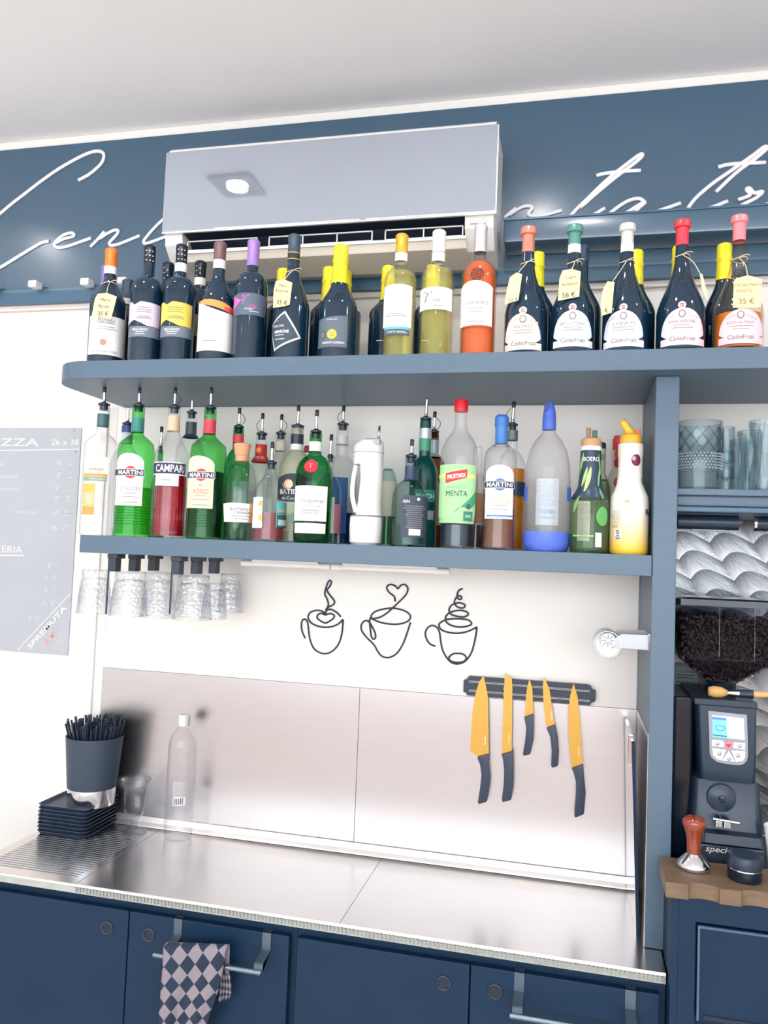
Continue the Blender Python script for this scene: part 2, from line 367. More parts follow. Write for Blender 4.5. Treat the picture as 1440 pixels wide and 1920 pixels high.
# ------------------------------------------------------------------ ceiling downlights
LAMPFRAME = mat('downlight_frame', (44, 58, 72), 0.35, noise=0.05, nscale=30)
LAMPGLOW = mat('downlight_glow', (255, 253, 248), 0.4, noise=0.01, nscale=10, emit=(255, 253, 250), estr=14.0)
def downlight(x, y, where):
    t = thing('ceiling_downlight', 'square recessed ceiling downlight with a round lit lamp ' + where, 'ceiling light', (x, y, ROOM_H - 0.012), 'recessed ceiling downlights')
    s = 0.075
    fr = join(bx(x - s, x + s, y - s, y - s + 0.02, ROOM_H - 0.012, ROOM_H), bx(x - s, x + s, y + s - 0.02, y + s, ROOM_H - 0.012, ROOM_H),
              bx(x - s, x - s + 0.02, y - s + 0.02, y + s - 0.02, ROOM_H - 0.012, ROOM_H), bx(x + s - 0.02, x + s, y - s + 0.02, y + s - 0.02, ROOM_H - 0.012, ROOM_H))
    obj('frame', fr, LAMPFRAME, t)
    obj('baffle', bx(x - s + 0.018, x + s - 0.018, y - s + 0.018, y + s - 0.018, ROOM_H - 0.004, ROOM_H - 0.001), LAMPFRAME, t)
    obj('lamp_disc', lathe([(0.036, -0.008), (0.038, -0.004), (0.038, -0.0035)], 24, x, y, ROOM_H), LAMPGLOW, t, 'auto')
    l = bpy.data.lights.new('lamp', 'AREA'); l.shape = 'DISK'; l.size = 0.07; l.energy = DOWNLIGHT_W; l.color = (1.0, 0.96, 0.92); l.spread = math.radians(150)
    lo = bpy.data.objects.new('lamp', l); COL.objects.link(lo); lo.parent = t; lo.location = (0, 0, -0.004)
for x, w_ in ((-2.16, 'above the chalk menu'), (-1.15, 'in front of the air conditioner'), (-0.14, 'just right of the air conditioner'), (0.87, 'above the coffee grinder')): downlight(x, -0.775, w_)
for y in (-2.3, -3.8):
    for x in (-2.16, -0.14, 1.6): downlight(x, y, 'added unseen for fill light over the middle of the room')  # unseen extra rows, added to light the room

# ================================================================== sign board with script lettering
sb = thing('sign_board', 'glossy navy wall sign board with white cursive script lettering', 'sign', (-0.4, -0.02, 2.44))
obj('panel', bx(ROOM_X0 + 0.002, ROOM_X1 - 0.002, -0.018, -0.001, 2.44, 2.917, 0.002), BOARD, sb)
def stroke(name, pts, org, sc, w=0.0052, n=5):
    P = [onY(org[0] + x / sc, org[1] + y / sc, -0.0205) for x, y in pts]
    vf = tube(catmull(P, n), w, 8)
    V = [(x, -0.018 - (abs(y + 0.018) * 0.75 if y < -0.018 else 0.0), z) for x, y, z in vf[0]]
    obj(name, (V, vf[1]), LETTER, sb, True)
A, S = (0, 240), 4.364
stroke('letter', [(640, 428), (720, 385), (790, 330), (835, 280), (850, 225), (830, 195), (780, 190), (700, 215), (600, 265), (480, 335), (350, 425), (200, 540), (60, 650), (-90, 790), (-200, 950), (-230, 1080), (-190, 1170), (-90, 1180), (0, 1142), (120, 1070), (250, 990), (340, 940), (400, 925)], A, S, 0.0056)
stroke('letter', [(435, 952), (520, 908), (590, 890), (606, 870), (580, 858), (520, 875), (462, 920), (442, 958), (480, 980), (560, 965), (660, 930), (745, 900)], A, S)
stroke('letter', [(740, 972), (800, 910), (855, 845), (810, 905), (870, 868), (930, 838), (963, 836), (962, 862), (930, 900), (895, 940), (910, 960), (970, 950), (1060, 915), (1145, 880)], A, S)
stroke('letter', [(1500, 590), (1400, 690), (1330, 752), (1260, 820), (1200, 890), (1175, 930), (1195, 945), (1260, 925), (1340, 895), (1430, 860)], A, S)
A, S = (900, 150), 2.667
stroke('letter', [(120, 690), (180, 640), (150, 672), (200, 640), (240, 630), (262, 640), (240, 672), (300, 680), (410, 652)], A, S)
stroke('letter', [(625, 640), (540, 690), (465, 715), (442, 700), (470, 660), (540, 590), (640, 495), (740, 415), (800, 372), (812, 378), (780, 410), (700, 470), (590, 560), (500, 640)], A, S)
stroke('letter_cross', [(582, 478), (620, 468), (700, 458), (805, 452)], A, S)
stroke('letter', [(826, 612), (795, 593), (740, 605), (670, 650), (632, 690), (650, 705), (720, 672), (800, 622), (826, 612), (790, 645), (765, 680), (795, 692), (880, 660), (1005, 615)], A, S)
stroke('letter', [(1240, 605), (1150, 640), (1060, 655), (1040, 645), (1080, 590), (1160, 520), (1260, 450), (1360, 380), (1422, 334), (1432, 345), (1380, 390), (1280, 465), (1180, 560)], A, S)
stroke('letter_cross', [(1190, 435), (1260, 420), (1430, 412)], A, S)
stroke('letter', [(1290, 600), (1350, 575), (1333, 548), (1348, 542), (1372, 565), (1413, 558), (1380, 590), (1312, 625), (1300, 645), (1340, 650), (1440, 620), (1500, 590)], A, S)
# rail along the foot of the sign board
rl = thing('wall_rail', 'navy painted rail along the foot of the sign board', 'rail', (-0.4, -0.02, 2.405))
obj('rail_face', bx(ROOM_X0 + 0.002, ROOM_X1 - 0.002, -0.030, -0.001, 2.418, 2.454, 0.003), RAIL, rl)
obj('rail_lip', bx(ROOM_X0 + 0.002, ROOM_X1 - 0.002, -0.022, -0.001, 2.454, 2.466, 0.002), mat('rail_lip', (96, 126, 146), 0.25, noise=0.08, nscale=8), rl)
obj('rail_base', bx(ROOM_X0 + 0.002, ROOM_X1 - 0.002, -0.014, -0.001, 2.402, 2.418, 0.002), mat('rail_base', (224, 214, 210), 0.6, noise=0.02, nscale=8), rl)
for i, (x, y) in enumerate(((-8, 541), (71, 537), (168, 533), (237, 531), (359, 512))):
    P = onY(x, y, -0.034)
    c = obj('wall_clip', bx(P[0] - 0.014, P[0] + 0.014, -0.062, -0.030, P[2] - 0.010, P[2] + 0.010, 0.003), WHITE)
    tag(c, 'small white plastic block clipped on the navy wall rail', 'clip', 'white clips on the wall rail')
    cz = P[2]
# deep glossy box right of the air conditioner, under the lettering
bxo = thing('shutter_box', 'long glossy navy box under the sign lettering beside the air conditioner', 'shutter box', (0.6, -0.06, 2.50))
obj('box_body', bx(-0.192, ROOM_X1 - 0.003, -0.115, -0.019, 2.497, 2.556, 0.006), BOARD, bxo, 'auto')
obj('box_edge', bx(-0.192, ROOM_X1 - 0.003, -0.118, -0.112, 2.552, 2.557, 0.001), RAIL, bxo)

# ------------------------------------------------------------------ air conditioner
AX0, AX1, AY = -1.097, -0.205, -0.20
ac = thing('air_conditioner', 'white wall air conditioner with glossy grey front panel', 'air conditioner', ((AX0 + AX1) / 2, -0.1, 2.44))
ACW = mat('ac_white', (236, 234, 232), 0.35, noise=0.01, nscale=10)
ACP = mat('ac_grey_mirror', (176, 184, 198), 0.015, 0.5, noise=0.02, nscale=6)
def prism_x(prof, x0, x1, bev=0.0):
    return extr([(x0, y, z) for y, z in prof], (1, 0, 0), x1 - x0, bev)
# casing: side profile without the mouth, then end blocks
obj('casing', prism_x([(-0.019, 2.775), (-0.185, 2.775), (-0.198, 2.765), (-0.198, 2.54), (-0.15, 2.535), (-0.11, 2.49), (-0.06, 2.452), (-0.019, 2.452)], AX0 + 0.004, AX1 - 0.004, 0.002), ACW, ac)
for x0, x1 in ((AX0 + 0.004, AX0 + 0.055), (AX1 - 0.075, AX1 - 0.004)):
    obj('end_block', prism_x([(-0.150, 2.54), (-0.196, 2.542), (-0.192, 2.505), (-0.150, 2.462), (-0.06, 2.448), (-0.06, 2.49)], x0, x1, 0.002), ACW, ac)
obj('front_panel', bx(AX0, AX1, -0.206, -0.197, 2.538, 2.757, 0.002), ACP, ac)
obj('panel_edge', join(bx(AX0, AX1, -0.205, -0.198, 2.533, 2.538), bx(AX1, AX1 + 0.003, -0.204, -0.198, 2.533, 2.757)), ALU, ac)
obj('air_outlet', prism_x([(-0.1965, 2.5385), (-0.152, 2.532), (-0.112, 2.486), (-0.108, 2.492), (-0.148, 2.540), (-0.1965, 2.5405)], AX0 + 0.055, AX1 - 0.075), DARK2, ac)
obj('lower_flap', prism_x([(-0.178, 2.487), (-0.168, 2.465), (-0.075, 2.444), (-0.075, 2.452), (-0.165, 2.474)], AX0 + 0.05, AX1 - 0.072, 0.001), CREAM, ac)
obj('flap_lip', bx(AX0 + 0.05, AX1 - 0.072, -0.183, -0.176, 2.484, 2.492, 0.002), ACW, ac)
xs0, xs1 = AX0 + 0.062, AX1 - 0.082
segs = [(xs0, xs0 + 0.20, 2), (xs0 + 0.235, xs0 + 0.515, 3), (xs0 + 0.55, xs1, 2)]
for a, b, n in segs:
    parts = [bx(a, b, -0.176, -0.173, 2.518, 2.521), bx(a, b, -0.176, -0.173, 2.493, 2.496)]
    parts += [bx(a + (b - a) * k / n - 0.0015, a + (b - a) * k / n + 0.0015, -0.176, -0.173, 2.494, 2.520) for k in range(n + 1)]
    obj('louver_frame', join(*parts), ACW, ac)
for k in range(15):
    x = xs0 + 0.03 + k * (xs1 - xs0 - 0.06) / 14
    obj('fin', extr([(x, -0.150, 2.534), (x + 0.016, -0.155, 2.538), (x + 0.018, -0.125, 2.506), (x + 0.004, -0.122, 2.502)], (1, 0, 0), 0.003), BLACK, ac)
obj('display_window', bx(AX1 - 0.062, AX1 - 0.022, -0.1985, -0.190, 2.514, 2.527, 0.001), mat('ac_display', (206, 206, 200), 0.15, noise=0.02, nscale=20), ac)

# ================================================================== shelves
ZU0, ZU1, YU = 2.102, 2.147, -0.373
def rounded(x0, x1, y0, y1, r, n=10):
    P = [(x1, y1), (x0, y1)]
    P += [(x0 + r - r * math.cos(t), y0 + r - r * math.sin(t)) for t in (PI / 2 * k / n for k in range(n + 1))]
    return P + [(x1, y0)]
us = extr([(x, y, ZU0) for x, y in rounded(-1.308, 1.7, YU, -0.0005, 0.11)], (0, 0, 1), ZU1 - ZU0, 0.002)
tag(obj('wall_shelf', us, SHELF), 'long dark slate shelf with a rounded end carrying the wine bottles', 'shelf')
MZ0, MZ1, YM = 1.671, 1.7156, -0.317
tag(obj('wall_shelf', bx(-1.213, 0.1635, YM, -0.0045, MZ0, MZ1, 0.0015), SHELF), 'dark slate shelf carrying the liquor bottles with pourers', 'shelf')
CZ = 0.903
tag(obj('shelf_post', bx(0.165, 0.213, -0.316, -0.0005, CZ + 0.001, ZU0 - 0.0005, 0.0015), SHELF), 'upright dark slate post standing between the two shelves and the counter', 'post')

# ================================================================== wine bottles on the upper shelf
YW, YB = -0.315, -0.205
def arch(k, p=2): return lambda u: 1 - k * abs(u) ** p
def bordeaux(cx, hw, base, sh0, sh1, nb, top, nh=10.5, lip=True):
    p = [(hw, base), (hw, sh1)]
    for t in (0.25, 0.5, 0.75, 0.9): p.append((nh + (hw - nh) * math.sqrt(max(0, 1 - t ** 2.2)), sh1 + (sh0 - sh1) * t))
    p += [(nh + 0.6, sh0 - 2), (nh, nb), (nh, top + 11), (nh + 0.6, top + 10), (nh + 0.6, top + 2), (nh - 1.5, top)]
    return p
def slope(cx, hw, base, full, neck, top, nh=11):
    p = [(hw, base), (hw, full)]
    for t in (0.12, 0.25, 0.4, 0.55, 0.7, 0.85, 0.95):
        p.append((nh + (hw - nh) * (0.5 + 0.5 * math.cos(PI * t ** 0.92)), full + (neck - full) * t))
    p += [(nh + 0.3, neck), (nh, neck - 12), (nh, top + 11), (nh + 0.7, top + 10), (nh + 0.7, top + 2), (nh - 1.5, top)]
    return p
RELIEF = mat('embossed_dark_glass', (30, 50, 68), 0.12, noise=0.2, nscale=40, bump=1.0, coat=0.4)
def emboss(b, x, y, r):
    """raised glass crest on a shoulder: a ring of beads and scrolls"""
    vf = []
    for ring, n in ((0.25, 5), (0.6, 11), (0.95, 17)):
        for k in range(n):
            t = 2 * PI * k / n + ring; a, z = b.ang(x, y) + r * b.k * ring * math.sin(t) / b.r(b.z(x, y)), b.z(x, y) + r * b.k * ring * math.cos(t)
            p = Vector(b.pt(a, z, 0.0004)); s = 0.0016 + 0.0006 * random.random()
            vf.append(xform(lathe([(0.0005, -s), (s * 0.8, -s * 0.5), (s, 0), (s * 0.8, s * 0.5), (0.0005, s)], 6), Matrix.Translation(p)))
    obj('embossed_crest', join(*vf), RELIEF, b.root, True, local=True)
def price_tag(label, b, pts, lines, price_txt, ink, neck_y, hole, hp=11, tilt=0.0):
    cxm, cym = sum(p[0] for p in pts) / len(pts), sum(p[1] for p in pts) / len(pts)
    Yt = b.Y - max(b.r(b.z(cxm, y)) for y in (min(p[1] for p in pts), max(p[1] for p in pts))) - 0.0035
    C0 = onY(cxm, max(p[1] for p in pts), Yt)
    t = thing('price_tag', label, 'price tag', tuple(C0), 'paper price tags on wine bottles')
    obj('card', pxpoly(pts, Yt, 0.0008), PAPERY, t)
    ext = [onY(x, y, Yt - 0.0004) for x, y in pts]
    h = onY(*hole, Yt)
    zn = b.z(cxm, neck_y, False); rn = b.r(zn) + 0.0015
    loop = [(b.X + rn * math.sin(a), b.Y - rn * math.cos(a), b.z0 + zn + 0.002 * math.sin(2 * a)) for a in (2 * PI * k / 18 for k in range(18))]
    obj('string', tube(loop, 0.0011, 6, closed=True), STRING, t, True)
    f = Vector((b.X + rn * math.sin(b.theta), b.Y - rn * math.cos(b.theta), b.z0 + zn))
    obj('string', tube(catmull([f, (f + Vector(h)) / 2 + Vector((0.003, -0.006, 0.002)), Vector(h) + Vector((0, -0.001, 0))], 5), 0.0010, 6), STRING, t, True)
    obj('string', tube(catmull([f, f + Vector((0.012, -0.003, 0.004)), f + Vector((0.022, -0.002, 0.003))], 5), 0.0009, 6), STRING, t, True)
    w = max(p[0] for p in pts) - min(p[0] for p in pts)
    bk = depth(C0) / FPX
    for i, (s, x, y, hh) in enumerate(lines + [(price_txt, None, None, hp)]):
        if x is None: x, y = cxm, max(p[1] for p in pts) - hp * 1.15
        c = onY(x, y, Yt - 0.0006)
        obj('lettering', flat_text(s, c, hh * bk, (math.cos(tilt), 0, math.sin(tilt)), (-math.sin(tilt), 0, math.cos(tilt)), bold=0.0), ink, t)
def wine(label, cx, cy, prof, m=DGLASS, Y=YW, name='wine_bottle', group=None, cat='bottle'):
    return Bottle(name, label, cat, cx, cy, Y, ZU1, prof, m, group)
def cap(b, y0, y1, m, name='capsule'): return b.sleeve(name, y0, y1, m, 0.0008, closed_top=True)

# 1 orange capsule
b = wine('dark wine bottle with orange capsule and tall off-white label', 200.5, 620, slope(0, 33, 676, 575, 520, 468, 10.5))
cap(b, 468, 502, foil((240, 128, 48))); b.sleeve('neck_band', 502, 516, PW, 0.001)
l = b.patch('label', 171, 229, 592, 665, PW, wrap=(6, 0)); b.lines(180, 220, (606, 613, 617), INKG, l); b.disc('seal', 193, 642, 6, paper((188, 140, 116)), parent=l)
b.text('GIOVANNI ROSSO', 195, 659, 4, INKG, parent=l); b.text('Barolo', 198, 601, 8, INKG, parent=l, shear=0.4)
price_tag('cream price tag reading 35 euro on the orange-capped wine bottle', b, [(183, 551), (200, 549), (219, 556), (208, 598), (172, 592), (178, 560)], [('Marne', 198, 562, 6), ('Barolo', 195, 574, 6)], '35 €', INK, 535, (200, 552), 9, -0.1)
# 2, 3 twins with lilac / yellow label
for cx, lo, col, nm, ring, tp in ((273, (243.5, 298), (216, 202, 232), 'lilac', False, 462), (333, (303, 358), (236, 208, 96), 'yellow', True, 460)):
    b = wine('black wine bottle with %s notched label over a grey band' % nm, cx, 620, bordeaux(0, 30.5, 674, 522, 552, 512, tp, 10.2))
    b.sleeve('capsule', tp + 0.5, 495, BLACKG, 0.0006, closed_top=True)
    for k in range(9):
        yy = tp + 8 + (k % 3) * 9; b.disc('capsule_dot', cx + 7 + (-5, 1, 6)[k // 3], yy, 1.2, INKW, 0.0012)
    if ring: b.sleeve('neck_band', 496, 512, PW, 0.001)
    notch = lambda u: 1 - 0.13 * max(0, 1 - abs(u + 0.35) * 3.5) - 0.06 * max(0, u)
    peak = lambda u: 0.02 + 0.22 * max(0, 1 - abs(u + 0.35) * 1.6) - 0.04 * max(0, u)
    l = b.patch('label', lo[0], lo[1], 566, 611, paper(col), notch, peak, wrap=(4, 0), nu=28); b.lines(lo[0] + 10, lo[0] + 42, (577, 581, 585, 594, 597), INKG, l)
    l2 = b.patch('label_band', lo[0], lo[1] + 2, 612, 632, paper((112, 124, 138)), wrap=(4, 0)); b.text('BALVANO', lo[0] + 19, 618.5, 4.6, INKW, parent=l2, bold=0.02); b.lines(lo[0] + 8, lo[0] + 30, (623, 627), INKW, l2)
    emboss(b, cx - 8, 541, 11)
# 4 brown capsule, white label with orange wave
b = wine('dark wine bottle with brown capsule and white label topped by an orange wave', 405, 620, slope(0, 33.5, 672, 572, 512, 456, 10.8))
cap(b, 456, 490, foil((122, 92, 96))); b.sleeve('neck_band', 490, 506, PW, 0.001)
l = b.patch('label', 373, 436, 564, 658, PW, lambda u: 0.86 - 0.12 * u - 0.05 * math.cos(2.2 * u), wrap=(3, 6)); l2 = b.patch('label_wave', 373, 436, 562, 586, paper((244, 160, 90)), lambda u: 0.97 - 0.34 * (u + 0.3) ** 2, lambda u: 0.42 - 0.42 * u if u < 0.9 else 0.05, e=0.0012, wrap=(3, 4), nu=24)
b.patch('label_wave', 420, 436, 568, 588, paper((232, 92, 80)), lambda u: 0.7 - 0.1 * u, lambda u: 0.25 - 0.15 * u, e=0.0015, parent=l); b.lines(380, 405, (640,), INKG, l)
# 5 purple capsule
b = wine('dark wine bottle with lilac-purple capsule and grey label splashed pink', 468, 620, bordeaux(0, 30.5, 670, 513, 543, 505, 452, 10.8))
cap(b, 452, 501, foil((166, 128, 202)))
l = b.patch('label', 440, 496, 550, 591, paper((92, 106, 124)), arch(0.04), wrap=(5, 2)); b.patch('pink_splash', 440, 456, 551, 590, paper((214, 116, 196)), lambda u: 1 - 0.2 * (u + 1), lambda u: 0.12 + 0.3 * (u + 1), e=0.0013, parent=l, wrap=(4, 0))
b.text('T', 460, 563, 16, paper((226, 90, 200)), parent=l, shear=0.3); b.text('ris', 474, 574, 9, paper((226, 90, 200)), parent=l, shear=0.5); b.text('SYRAH', 466, 580, 3.6, INKW, parent=l); b.lines(462, 488, (584,), INKW, l)
# 6 charcoal capsule, diamond label
b = wine('dark wine bottle with charcoal gold-banded neck and black diamond label', 544.5, 620, slope(0, 33.8, 670, 580, 500, 442, 11))
cap(b, 442, 476, foil((62, 82, 100))); g = b.sleeve('neck_band', 476, 491, foil((40, 50, 60)), 0.0009)
for y in (477, 489): b.sleeve('gold_ring', y - 1, y + 1, foil((206, 176, 90), 0.3, 0.6), 0.0014, parent=g)
def diamond(nm, m, e, sc):
    c = (527, 624); P = [(534.6, 584), (563, 632), (515, 659), (497, 612)]
    P = [(c[0] + (x - c[0]) * sc, c[1] + (y - c[1]) * sc) for x, y in P]
    out = []
    aC, zC = b.ang(*c), b.z(*c); r = b.r(zC)
    pa = [((b.ang(x, y) if x > 514 else b.theta - math.radians(62 if x > 505 else 82)), b.z(x, y)) for x, y in P]
    ca = sum(p[0] for p in pa) / 4, sum(p[1] for p in pa) / 4
    V, F, n = [], [], 8
    if sc < 1: pa = [(ca[0] + (a - ca[0]) * sc, ca[1] + (z - ca[1]) * sc) for a, z in pa]
    for i in range(n + 1):
        for j in range(n + 1):
            s, t = i / n, j / n
            a = (1 - s) * (1 - t) * pa[0][0] + s * (1 - t) * pa[1][0] + s * t * pa[2][0] + (1 - s) * t * pa[3][0]
            z = (1 - s) * (1 - t) * pa[0][1] + s * (1 - t) * pa[1][1] + s * t * pa[2][1] + (1 - s) * t * pa[3][1]
            V.append(b.pt(a, z, e))
    for i in range(n):
        for j in range(n): q = i * (n + 1) + j; F.append([q, q + 1, q + n + 2, q + n + 1])
    return obj(nm, (V, F), m, b.root, True, local=True)
diamond('label_border', paper((206, 208, 210)), 0.0009, 1.0); l = diamond('label', paper((62, 76, 90)), 0.0014, 0.93)
b.text('AMARONE', 527, 623, 6, INKW, parent=l, e=0.002, bold=0.02, width=30); b.text('MASCARI', 522, 612.5, 4.2, INKW, parent=l, e=0.002); b.text('*', 522, 604, 6, foil((206, 176, 90)), parent=l, e=0.002, bold=0.03); b.lines(514, 536, (629.5, 637), INKW, l, e=0.002)
price_tag('cream price tag reading 35 euro on the diamond-labelled wine bottle', b, [(517, 527), (533, 524), (548, 530), (543, 571), (535, 574), (512, 577), (513, 545)], [('Masc', 530, 535, 5), ('Amarone', 528, 545, 5)], '35 €', INK, 513, (533, 526), 9, -0.12)
# 7 sparkling wine with yellow foil; more of them stand in the back row
YEL = foil((238, 226, 40), 0.36, 0.1)
def spark(label, cx, top, Y, hw=35.5, base=668, front=False, full=580, sc=1.0):
    p = [(hw, base), (hw, full)]
    for t in (0.12, 0.25, 0.4, 0.55, 0.7, 0.85, 1.0): p.append((14.5 * sc + (hw - 14.5 * sc) * (0.5 + 0.5 * math.cos(PI * t ** 0.9)), full + (top + 66 * sc - full) * t))
    p += [(13.5 * sc, top + 45 * sc), (13 * sc, top + 33 * sc), (14.5 * sc, top + 31 * sc), (14.5 * sc, top + 28 * sc), (13.2 * sc, top + 26 * sc), (13.4 * sc, top + 5 * sc), (12 * sc, top + 1.2 * sc), (8 * sc, top)]
    b = Bottle('sparkling_wine_bottle', label, 'bottle', cx, 620, Y, ZU1, p, DGLASS, 'sparkling wine bottles with yellow foil')
    b.sleeve('neck_foil', top, top + 73 * sc, YEL, 0.001, closed_top=True)
    return b
b = spark('sparkling wine bottle with yellow foil and grey label with a yellow disc', 633, 461, YW)
l = b.patch('label', 599, 650, 592, 653, paper((98, 108, 122)), lambda u: 0.95 + 0.05 * u, lambda u: 0.02, wrap=(4, 0)); d = b.disc('yellow_disc', 622, 628, 9, paper((240, 222, 60)), parent=l); b.disc('disc_core', 622, 628, 3.6, paper((196, 120, 80)), parent=d, e=0.002); b.disc('disc_dot', 622, 628, 1.8, INKW, parent=d, e=0.0024)
b.disc('grey_oval', 606.5, 629, 5, paper((60, 72, 86)), parent=l, ry=8); b.disc('grey_oval', 606.5, 629, 3, paper((126, 132, 142)), parent=l, ry=6, e=0.0018); b.text('MUSCO LUIGINO', 624, 643.5, 4, INKW, parent=l, bold=0.02); b.text('EXTRA DRY', 623, 600.5, 2.6, INKW, parent=l); emboss(b, 636, 557, 9)
for cx, top, near, sc in ((527, 505, 'behind the diamond-labelled bottle', 0.9), (613, 502, 'touching another yellow-foiled bottle behind the grey label', 0.9), (643, 508, 'half hidden behind the yellow-disc bottle', 0.9), (724, 500, 'behind the gold-capped white wine', 0.9), (808, 498, 'behind the white-capped white wine', 0.9),
                      (1004, 474, 'behind the copper-capped bottle', 0.92), (1190, 470, 'behind the grey-capped bottle', 0.92), (1271, 462, 'behind the red-capped bottle', 0.92), (1356, 458, 'beside the pink-capped rosé', 0.95)):
    b = spark('sparkling wine bottle with yellow foil ' + near, cx, top, -0.105 if cx == 643 else YB, 33 if cx < 900 else 36, 662, full=590, sc=sc)
    if cx in (724, 808): b.lines(cx - 20, cx - 2, (640,), INKW)
    if cx == 1356: b.text('CUVEE', 1334, 617, 4, INKW, rot=PI / 2)
# other bottles in the back row
b = wine('wine bottle with purple capsule hidden behind the orange-capped one', 194, 620, bordeaux(0, 27, 672, 548, 572, 545, 500, 9.5), Y=-0.14); cap(b, 500, 540, foil((150, 118, 196)))
b = wine('wine bottle with wide dark capsule and white neck band behind the lilac label', 236, 620, bordeaux(0, 27, 672, 578, 600, 575, 526, 10.5), Y=YB); cap(b, 526, 562, foil((58, 76, 94))); b.sleeve('neck_band', 562, 573, PW, 0.001)
b = wine('black-capped wine bottle standing behind the lilac and yellow labels', 309, 620, bordeaux(0, 28, 670, 548, 575, 540, 493, 9.8), Y=YB); b.sleeve('capsule', 493.5, 525, BLACKG, 0.0006, closed_top=True)
for k in range(6): b.disc('capsule_dot', 312 + (-4, 2)[k % 2], 502 + k * 5, 1.1, INKW, 0.0012)
b = wine('black-capped wine bottle with white neck band behind the yellow label', 370, 620, bordeaux(0, 28, 670, 545, 575, 540, 491, 9.8), Y=YB); b.sleeve('capsule', 491.5, 523, BLACKG, 0.0006, closed_top=True); b.sleeve('neck_band', 523, 537, PW, 0.001); b.patch('label', 358, 388, 590, 630, paper((178, 172, 140)))
for k in range(6): b.disc('capsule_dot', 373 + (-4, 2)[k % 2], 499 + k * 4.5, 1.1, INKW, 0.0012)
b = wine('dark bottle standing right behind the green-capped one', 1090, 620, slope(0, 36, 664, 590, 520, 462, 10), Y=YB); cap(b, 462, 492, foil((40, 66, 92)))
# 8 - 10 see-through wines
YGL = glass('straw_glass', (254, 254, 246), 0.75); YLIQ = glass('white_wine', (254, 253, 216), 0.95, body=0.2, bodyrgb=(246, 242, 150))
RLIQ = glass('rose_wine', (254, 196, 150), 0.9, body=0.5, bodyrgb=(254, 136, 76)); RGL = glass('rose_glass', (254, 244, 236), 0.7)
b = wine('white wine bottle with gold capsule and tapering white crest label', 747.5, 610, bordeaux(0, 30.3, 668, 504, 532, 497, 441, 11), YGL); b.liquid(513, YLIQ)
cap(b, 441, 477, foil((230, 176, 62), 0.3, 0.35)); b.sleeve('neck_band', 477, 492, PW, 0.001)
l = b.patch('label', 720, 771, 534, 613, PW, arch(0.02), wrap=(0, 0)); b.patch('label_stripe', 721, 766, 613, 618, paper((110, 186, 216)), parent=l); b.patch('label_foot', 721, 766, 618, 629, paper((74, 94, 108)), parent=l); b.text('CORTE SANDA', 743, 623.5, 4, INKW, parent=l)
b.disc('crest', 743, 554, 12, paper((206, 206, 208)), parent=l, ry=12); b.disc('crest_shield', 743, 554, 8, paper((238, 238, 238)), parent=l, ry=9, e=0.0018); b.text('*', 743, 553, 9, paper((190, 190, 194)), parent=l, e=0.0022); b.lines(722, 764, (589, 593), INKG, l)
b = wine('white wine bottle with white capsule and wide white script label', 817.5, 610, bordeaux(0, 31.3, 667, 499, 530, 492, 434, 11.6), YGL); b.liquid(508, YLIQ)
cap(b, 434, 475, foil((238, 236, 240), 0.4, 0.0)); b.sleeve('neck_band', 476, 493, paper((226, 230, 228)), 0.0012)
l = b.patch('label', 789, 846, 539, 581, PW, arch(0.02), wrap=(6, 2)); b.text('T', 803, 558, 20, INKG, parent=l, shear=0.35); b.text('ris', 818, 563, 9, INKG, parent=l, shear=0.5); b.text('GRILLO', 815, 570, 3.4, INKG, parent=l); b.lines(808, 832, (574,), INKG, l)
b = wine('orange rosé wine bottle with silver capsule and arched white label', 896, 610, bordeaux(0, 32.8, 665, 492, 526, 488, 423, 11.4), RGL); b.liquid(494, RLIQ)
cap(b, 423, 475, foil((214, 212, 222), 0.28, 0.5))
l = b.patch('label', 864, 922, 527, 611, PW, arch(0.13), wrap=(0, 0)); b.patch('label_edge', 864, 921, 610.5, 613, paper((226, 90, 60)), parent=l)
b.text('FORNERO', 893, 569, 6.5, INKG, parent=l, width=42); b.text('PUGLIA', 890, 579, 5, INKG, parent=l, width=27); b.text('ROSATO', 888, 598, 3.2, paper((222, 110, 96)), parent=l); b.disc('crest', 892, 541, 11, paper((222, 222, 222)), parent=l, ry=9); b.disc('crest_shield', 892, 543, 4, paper((238, 238, 238)), parent=l, e=0.0018); b.lines(872, 912, (585, 604), INKG, l); emboss(b, 894, 515, 12)
